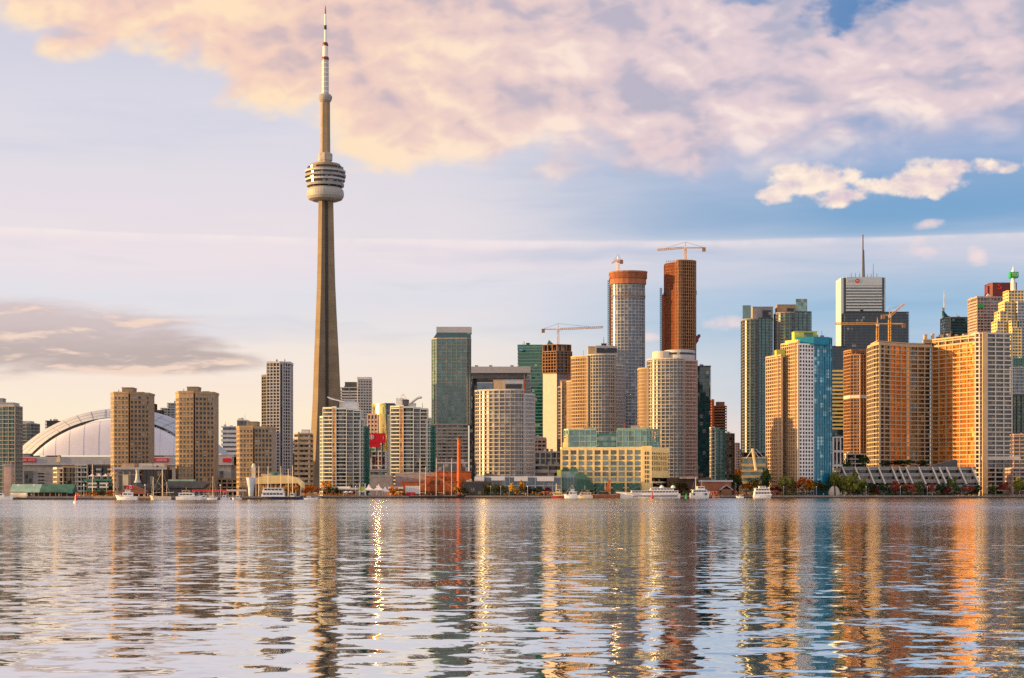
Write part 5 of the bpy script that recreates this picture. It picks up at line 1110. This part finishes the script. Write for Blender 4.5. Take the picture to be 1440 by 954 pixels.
for nm, leaf, spans, n_, hmax, lb in (('autumn_shrubs', 'orange', ((426, 500), (545, 565), (690, 790), (1000, 1100), (105, 165)), 1500, 2.4, 'low orange and golden shrubs along the quay'), ('green_shrubs', 'olive', ((652, 780), (940, 975), (1020, 1130), (1200, 1440)), 1900, 3.4, 'low olive green shrubs along the quay')):
    mb = MB()
    for i in range(n_):
        a0, a1 = random.choice(spans); p_ = random.uniform(a0, a1); cl_ = .5 + .5 * sin(p_ * .9) * sin(p_ * .37 + 1)
        Y = shore_y(p_) + 6 + random.random() * 6; c = Vector((wx(p_, Y), Y, G + random.uniform(.1, .35 + hmax * cl_)))
        a = Vector((random.gauss(0, 1), random.gauss(0, 1), random.gauss(0, 1))).normalized() * random.uniform(.25, .5); b_ = a.orthogonal().normalized() * random.uniform(.25, .45)
        mb.add([c - a, c - b_, c + a, c + b_], [(0, 1, 2, 3)])
    o = mb.build(nm, LM[leaf]); o['kind'] = 'stuff'; o['label'] = lb

# ---- boats
def hull(L, B, D, mats, parent, sheer=.5, rake=.12, band=True):
    """a lofted hull, bow towards +x, waterline at z=0"""
    rg = []
    for i in range(13):
        s_ = i / 12; x = -L / 2 + L * s_; bw = B / 2 * (min(1, .82 + s_ * .6) if s_ < .45 else (1 - ((s_ - .45) / .55) ** 2.2)) + .02
        dk = D * (1 + sheer * max(0, s_ - .3) ** 2 * 1.6); xr = x + (L * rake * max(0, s_ - .7) / .3) * .5; xk = x - (L * rake * max(0, s_ - .7) / .3) * .3
        rg.append([(xr, -bw, dk), (x, -bw * .96, dk * .5), (xk, -bw * .75, -.2), (xk, 0, -.6), (xk, bw * .75, -.2), (x, bw * .96, dk * .5), (xr, bw, dk)])
    mb = MB().loft(rg); return mb.build('hull', mats, parent)
def boat(name, label, px0, px1, Y, D, hm, houses=(), bow=1, B=None, masts=(), extra=None, group='boats along the quay', yaw=0):
    L = (px1 - px0) * Y / F
    b = thing(name, label, 'boat', (wx((px0 + px1) / 2, Y), Y, 0), group, (0 if bow > 0 else pi) + R(yaw))
    B = B or max(2.2, L * .26); h = hull(L * .96, B, D, M[hm], b)
    MB().box(-L * .46, L * .36, -B * .47, B * .47, D - .05, D + .12).build('rubbing_strake', M['cream' if hm != 'white' else 'ltgrey'], h)
    for (t0, t1, z0, z1, wf, mm) in houses:
        x0, x1 = -L / 2 + L * t0, -L / 2 + L * t1; w = B / 2 * wf; rk = min(1.2, (x1 - x0) * .12)
        hs = MB().loft([[(x0, -w, z0), (x1, -w, z0), (x1, w, z0), (x0, w, z0)], [(x0 + rk * .3, -w * .94, z1), (x1 - rk, -w * .94, z1), (x1 - rk, w * .94, z1), (x0 + rk * .3, w * .94, z1)]]).build('cabin', M[mm], b)
        a_, c_ = z0 + (z1 - z0) * .42, z0 + (z1 - z0) * .80
        n = max(1, int((x1 - x0) / 2.2))
        for sgn in (-1, 1):
            for i in range(n):
                u0 = x0 + rk * .5 + (x1 - x0 - rk * 1.5) * (i + .1) / n; u1 = x0 + rk * .5 + (x1 - x0 - rk * 1.5) * (i + .9) / n
                MB().box(u0, u1, sgn * w * 1.0 - .06, sgn * w * 1.0 + .06, a_, c_).build('window', GL['dark'], hs)
        MB().box(x0 - .3, x1 - rk + .5, -w * 1.04, w * 1.04, z1, z1 + .18).build('roof', M[mm], hs)
    for (tm, ht, r) in masts:
        x = -L / 2 + L * tm; m_ = MB().tube((x, 0, D * .8), (x, 0, ht), r, 6, r2=r * .6).build('mast', M['cream'], b)
        if ht > 9: MB().tube((x, 0, D + 2), (x - 4.2, 0, D + 2.4), .12, 5).tube((x, 0, ht * .97), (L * .46, 0, D + .3), .04, 3).tube((x, 0, ht * .97), (-L * .46, 0, D + .3), .04, 3).build('boom', M['cream'], m_)
    MB().tube((L * .3, -B * .36, D + .9), (L * .52, 0, D * 1.35 + .9), .05, 4).tube((L * .3, B * .36, D + .9), (L * .52, 0, D * 1.35 + .9), .05, 4).tube((L * .3, B * .36, D * .9), (L * .3, B * .36, D + .9), .05, 4).tube((L * .3, -B * .36, D * .9), (L * .3, -B * .36, D + .9), .05, 4).build('bow_rail', M['ltgrey'], b)
    return b
boat('motor_yacht', 'white motor yacht cut by the left edge of the picture', -14, 19, 968, 1.7, 'white', [(.1, .62, 1.7, 3.6, .8, 'white')], 1)
b = boat('work_barge', 'cream coloured barge with rounded tank at the left quay', 14, 39, 976, 1.2, 'dkbrown', [], 1)
MB().loft([[(x, 1.5 * cos(a), 2.4 + 1.5 * sin(a)) for a in [2 * pi * i / 12 for i in range(12)]] for x in (-4.6, 4.6)]).build('tank', M['cream'], b)
boat('motor_yacht', 'white motor yacht moored in front of the red gabled boathouse', 163, 194, 975, 1.9, 'white', [(.22, .72, 1.9, 4.0, .8, 'white'), (.35, .58, 4.15, 5.4, .6, 'white')], -1, masts=[(.5, 7.2, .08)])
boat('sailing_ship', 'varnished sailing ship with three bare masts beside the dark hall', 211, 241, 978, 1.8, 'cream', [(.2, .4, 1.8, 3.0, .6, 'deck')], -1, masts=[(.22, 10, .2), (.42, 17.2, .34), (.85, 13.0, .22)])
boat('motor_yacht', 'long white motor yacht moored below the second brown tower', 247, 284, 974, 1.8, 'white', [(.12, .74, 1.8, 3.7, .82, 'white'), (.25, .55, 3.85, 5.2, .7, 'tan')], 1, masts=[(.4, 7.4, .07)])
for i, (p0, p1, hm, lb) in enumerate(((281, 297, 'lightblue', 'small pale blue launch right of the long white yacht'), (287, 304, 'navy', 'small dark blue launch under the red edged canopy'), (310, 324, 'white', 'small white launch below the plain canopy'), (326, 340, 'offwhite', 'small grey white launch left of the funnel tower'))):
    boat('launch', lb, p0, p1, 978 + i * 2, 1.0, hm, [(.2, .6, 1.0, 2.2, .7, 'white')], 1 - 2 * (i % 2), masts=[(.3, 4.5, .05)])
boat('sailboat', 'white sailboat with one tall bare mast below the beige garage', 291, 306, 970, 1.1, 'white', [(.3, .6, 1.1, 1.8, .6, 'white')], 1, masts=[(.55, 13.4, .16)])
boat('passenger_ferry', 'white two deck passenger ferry with dark hull below the orange restaurant', 367, 401, 985, 1.7, 'navy', [(.02, .98, 1.7, 4.2, 1.0, 'white'), (.06, .94, 4.4, 6.6, .96, 'white')], -1, 6.0)
for px, tp, lb in ((364, 656, 'leftmost tall bare pole before the restaurant'), (377, 656, 'tall bare pole behind the ferry left end'), (395, 656, 'tall bare pole behind the ferry right end'), (405.5, 660, 'short bare pole before the slim dark block'), (411.5, 655, 'rightmost tall bare pole before the restaurant'),
                   (590.5, 645, 'thin pale flagpole left of the orange power house'), (613.5, 644, 'thin pale flagpole before the orange power house'), (635, 645, 'thin pale flagpole left of the orange chimney'), (130, 653, 'thin light pole before the dark balcony block'), (160, 656, 'thin pole beside the dark flat roofed hall')):
    Y = shore_y(px) + 2.5; h = wz(tp, Y) - G
    o = MB().tube((0, 0, 0), (0, 0, h), .30, 6, r2=.16).tube((0, 0, 0), (0, 0, .5), .5, 6).tube((-.7, 0, h * .8), (.7, 0, h * .8), .08, 4).build('flagpole', M['cream'], None, (wx(px, Y), Y, G)); tag(o, lb, 'pole', 'bare poles on the quay')
boat('workboat', 'dark navy work boat right of the white passenger ferry', 400, 426, 992, 1.6, 'navy', [(.3, .55, 1.6, 3.6, .6, 'white')], 1)
boat('launch', 'low white launch before the orange trees', 427, 447, 1000, .9, 'white', [(.25, .5, .9, 1.8, .6, 'white')], 1)
boat('schooner', 'long dark schooner hull before the orange power house', 574, 655, 1224, 1.7, 'black', [(.25, .35, 1.7, 2.8, .6, 'wood'), (.55, .66, 1.7, 2.6, .6, 'wood')], 1, 7, masts=[(.3, 22, .26), (.62, 24, .26)])
boat('tugboat', 'orange and cream tugboat at the left foot of the terminal', 775, 796, 1236, 1.7, 'redsteel', [(.15, .8, 1.7, 3.9, .8, 'yellow'), (.3, .62, 4.1, 6.2, .6, 'yellow')], 1, masts=[(.35, 10.5, .35)])
boat('motor_yacht', 'white cabin cruiser seen in front of the terminal glass atrium', 793, 814, 1226, 2.2, 'white', [(.15, .7, 2.2, 4.6, .85, 'white'), (.3, .55, 4.8, 6.4, .6, 'white')], -1, masts=[(.45, 9.5, .09)])
boat('tour_boat', 'cream tour boat with brown canopy between cruiser and copper schooner', 811, 834, 1234, 1.8, 'cream', [(.1, .85, 1.8, 4.0, .9, 'cream'), (.2, .75, 4.2, 6.0, .85, 'wood')], -1, masts=[(.5, 9, .1)])
b = boat('schooner', 'copper brown boat with raised orange sail before the terminal', 832, 874, 1238, 2.6, 'copper', [(.2, .6, 2.6, 4.4, .7, 'dkbrown')], 1, 6.5, masts=[(.45, 13, .16)])
L_ = 42 * 1238 / F
MB().loft([[(-1.6, y, 4.6), (3.4, y, 4.6), (1.9, y, 7.8), (3.2, y, 13.2), (1.6, y, 13.2)] for y in (-.35, .35)]).build('sail', M['orange'], b)
boat('cruise_yacht', 'long white cruise yacht with dark window stripe before the yellow terminal', 868, 958, 1238, 3.3, 'white', [(.05, .80, 3.3, 5.3, .9, 'white'), (.12, .5, 5.5, 7.2, .75, 'white')], -1, 8.6, masts=[(.45, 12, .12)])
o = [q for q in bpy.data.objects if q.get('label', '').startswith('long white cruise yacht')][0]
for s_ in (-1, 1): MB().box(-20, 12, s_ * 4.22 - .08, s_ * 4.22 + .08, 1.25, 1.95).build('window_stripe', M['navy'], o)
for x_ in (-17, -9): MB().lathe([(1.6, 7.2), (1.7, 7.8), (1.0, 8.8), (.2, 9.3)], 12, x_, 0).build('radar_dome', M['white'], o)
b = boat('ferry', 'stubby white ferry with round portholes right of the cruise yacht', 970, 998, 1244, 3.6, 'white', [(.12, .9, 3.6, 6.0, .92, 'white'), (.35, .75, 6.2, 8.4, .7, 'white')], 1, 7.5, masts=[(.3, 15, .3), (.6, 13, .12)])
for x_ in (-4.4, 4.2): MB().loft([[(x_ + .8 * cos(a), y, 2.9 + .8 * sin(a)) for a in [2 * pi * i / 12 for i in range(12)]] for y in (-3.85, -3.3)]).build('porthole', GL['navy'], b)
b = boat('ferry', 'small white two deck ferry seen bow on at the street end', 1059, 1085, 1268, 2.2, 'white', [(.04, .96, 2.2, 4.6, 1.0, 'white'), (.08, .92, 4.8, 7.0, .95, 'white'), (.3, .7, 7.2, 8.6, .6, 'white')], 1, 6.5)
boat('launch', 'small dark launch beside the gabled hut', 1002, 1013, 1262, 1.2, 'brick', [(.3, .7, 1.2, 2.6, .7, 'wood')], 1)
boat('launch', 'small white launch between gabled hut and bow on ferry', 1035, 1046, 1268, 1.1, 'white', [(.3, .6, 1.1, 2.2, .7, 'white')], -1)
def buoy(label, px, Y, h, mm, z=0):
    b = thing('buoy', label, 'buoy', (wx(px, Y), Y, 0))
    MB().lathe([(.15, -.3), (h * .22, -.1), (h * .24, h * .16), (h * .12, h * .24)], 12).build('float', M[mm if mm != 'red2' else 'white'], b)
    MB().lathe([(h * .12, h * .24), (h * .08, h * .75), (h * .09, h * .78), (.03, h)], 10).build('cone', M['red' if mm == 'red2' else mm], b)
buoy('small red and white buoy floating alone in the left water', 107, 640, 4.2, 'red2')
buoy('bright red cone buoy before the white cruise yacht', 917, 1190, 5.2, 'redsteel')
buoy('bright green buoy between cruise yacht and stubby ferry', 965, 1200, 3.6, 'signgreen')

# ---- market stalls and umbrellas in the street gap, street lamps, people
um = None
def umbrella(label, px, Y, mm, h=2.6, r=1.8):
    u = thing('parasol', label, 'parasol', (wx(px, Y), Y, G), 'parasols on the quay')
    MB().tube((0, 0, 0), (0, 0, h), .06, 5).build('pole', M['white'], u); MB().lathe([(r, h - .5), (r * .98, h - .35), (.08, h + .35)], 8).build('canopy', M[mm], u)
for i, (px, mm, lb) in enumerate(((1003, 'red', 'red parasol right of the stubby white ferry'), (1008, 'redsteel', 'orange red parasol beside the gabled hut'), (1034, 'red', 'red parasol right of the gabled hut'), (1041, 'orange', 'orange parasol in the street gap left half'), (1049, 'red', 'red parasol left of the bow on ferry'), (1055, 'orange', 'orange parasol touching the bow on ferry'), (1090, 'red', 'red parasol right of the bow on ferry'),
                              (770, 'red', 'red parasol left of the orange tugboat'), (765, 'orange', 'orange parasol right of the podium trees'), (487, 'canvas', 'white parasol before the cafe pavilion right half'), (493, 'canvas', 'white parasol at the cafe pavilion right corner'), (560, 'lime', 'yellow parasol before the orange market pavilion'), (565, 'gold', 'golden parasol right of the orange market pavilion'), (318, 'red', 'red parasol below the canopy joint'), (548, 'orange', 'orange parasol right of the marquee tents'))):
    umbrella(lb, px, shore_y(px) + 4, mm, 3.0, 2.1)
lp = None
for px in (26, 48, 118, 150, 204, 310, 452, 500, 530, 690, 704, 716, 742, 1102, 1148, 1218, 1266, 1304, 1352, 1388, 1424):
    Y = shore_y(px) + 3
    if lp is None:
        lp = thing('street_lamp', 'thin pale street lamp with globe on the quay', 'lamp', (wx(px, Y), Y, G), 'street lamps along the quay')
        MB().tube((0, 0, 0), (0, 0, 6.2), .13, 6).tube((0, 0, 0), (0, 0, .6), .25, 6).build('post', M['ltgrey'], lp); MB().lathe([(.1, 6.2), (.42, 6.45), (.42, 6.8), (.1, 7.05)], 10).build('globe', M['canvas'], lp)
    else:
        c = copy_tree(lp); c.location = (wx(px, Y), Y, G)
def person_mesh(name, stride, arms, m_):
    """a standing or walking figure grown from a skeleton with the skin modifier: one continuous surface"""
    v = [(0, 0, .92), (0, 0, 1.18), (0, 0, 1.42), (0, 0, 1.52), (0, -.02, 1.66), (-.10, 0, .88), (-.12, -stride * .5, .48), (-.12, -stride, .06), (-.12, -stride - .16, .03), (.10, 0, .88), (.12, stride * .4, .48), (.12, stride, .06), (.12, stride - .16, .03), (-.2, 0, 1.40), (-.27, .02, 1.12), (-.28, -arms, .86), (.2, 0, 1.40), (.27, .02, 1.12), (.28, -arms, .86)]
    r = [.14, .13, .14, .06, .10, .09, .07, .05, .04, .09, .07, .05, .04, .07, .05, .04, .07, .05, .04]
    e = [(0, 1), (1, 2), (2, 3), (3, 4), (0, 5), (5, 6), (6, 7), (7, 8), (0, 9), (9, 10), (10, 11), (11, 12), (2, 13), (13, 14), (14, 15), (2, 16), (16, 17), (17, 18)]
    me = bpy.data.meshes.new(name); me.from_pydata(v, e, []); o = bpy.data.objects.new(name, me); COL.objects.link(o)
    o.modifiers.new('skin', 'SKIN'); o.modifiers.new('sub', 'SUBSURF').levels = 1
    for i, q in enumerate(me.skin_vertices[0].data): q.radius = (r[i], r[i]); q.use_root = i == 0
    me2 = bpy.data.meshes.new_from_object(o.evaluated_get(bpy.context.evaluated_depsgraph_get())); bpy.data.objects.remove(o)
    me2.name = name; me2.materials.clear(); me2.materials.append(m_); return me2
cl = [mat('pale_clothes', (.6, .5, .45, 1), .8, .3, 2, 0), mat('dark_clothes', (.05, .05, .07, 1), .8, .3, 2, 0), mat('red_clothes', (.45, .06, .05, 1), .8, .3, 2, 0)]
PM = [person_mesh('person', .05, .02, cl[0]), person_mesh('person', .28, .12, cl[1]), person_mesh('person', .16, .10, cl[2])]
PL = ('tiny person in pale clothes on the quay promenade', 'tiny person in dark clothes walking on the quay promenade', 'tiny person in red clothes on the quay promenade')
for i, px in enumerate((44, 58, 71, 83, 146, 158, 208, 262, 312, 334, 458, 471, 483, 496, 511, 519, 527, 536, 549, 562, 598, 606, 690, 726, 739, 750, 756, 1000, 1006, 1031, 1044, 1049, 1142, 1158, 1187, 1196, 1243, 1248, 1283, 1311)):
    k_ = (i * 7) % 3; Y = shore_y(px) + 1.5 + (i % 3)
    o = link('person', PM[k_], None, (wx(px, Y), Y, G + .18)); o.rotation_euler = (0, 0, i * 1.7); tag(o, PL[k_], 'person', ('people in pale clothes on the quay', 'people in dark clothes on the quay', 'people in red clothes on the quay')[k_])
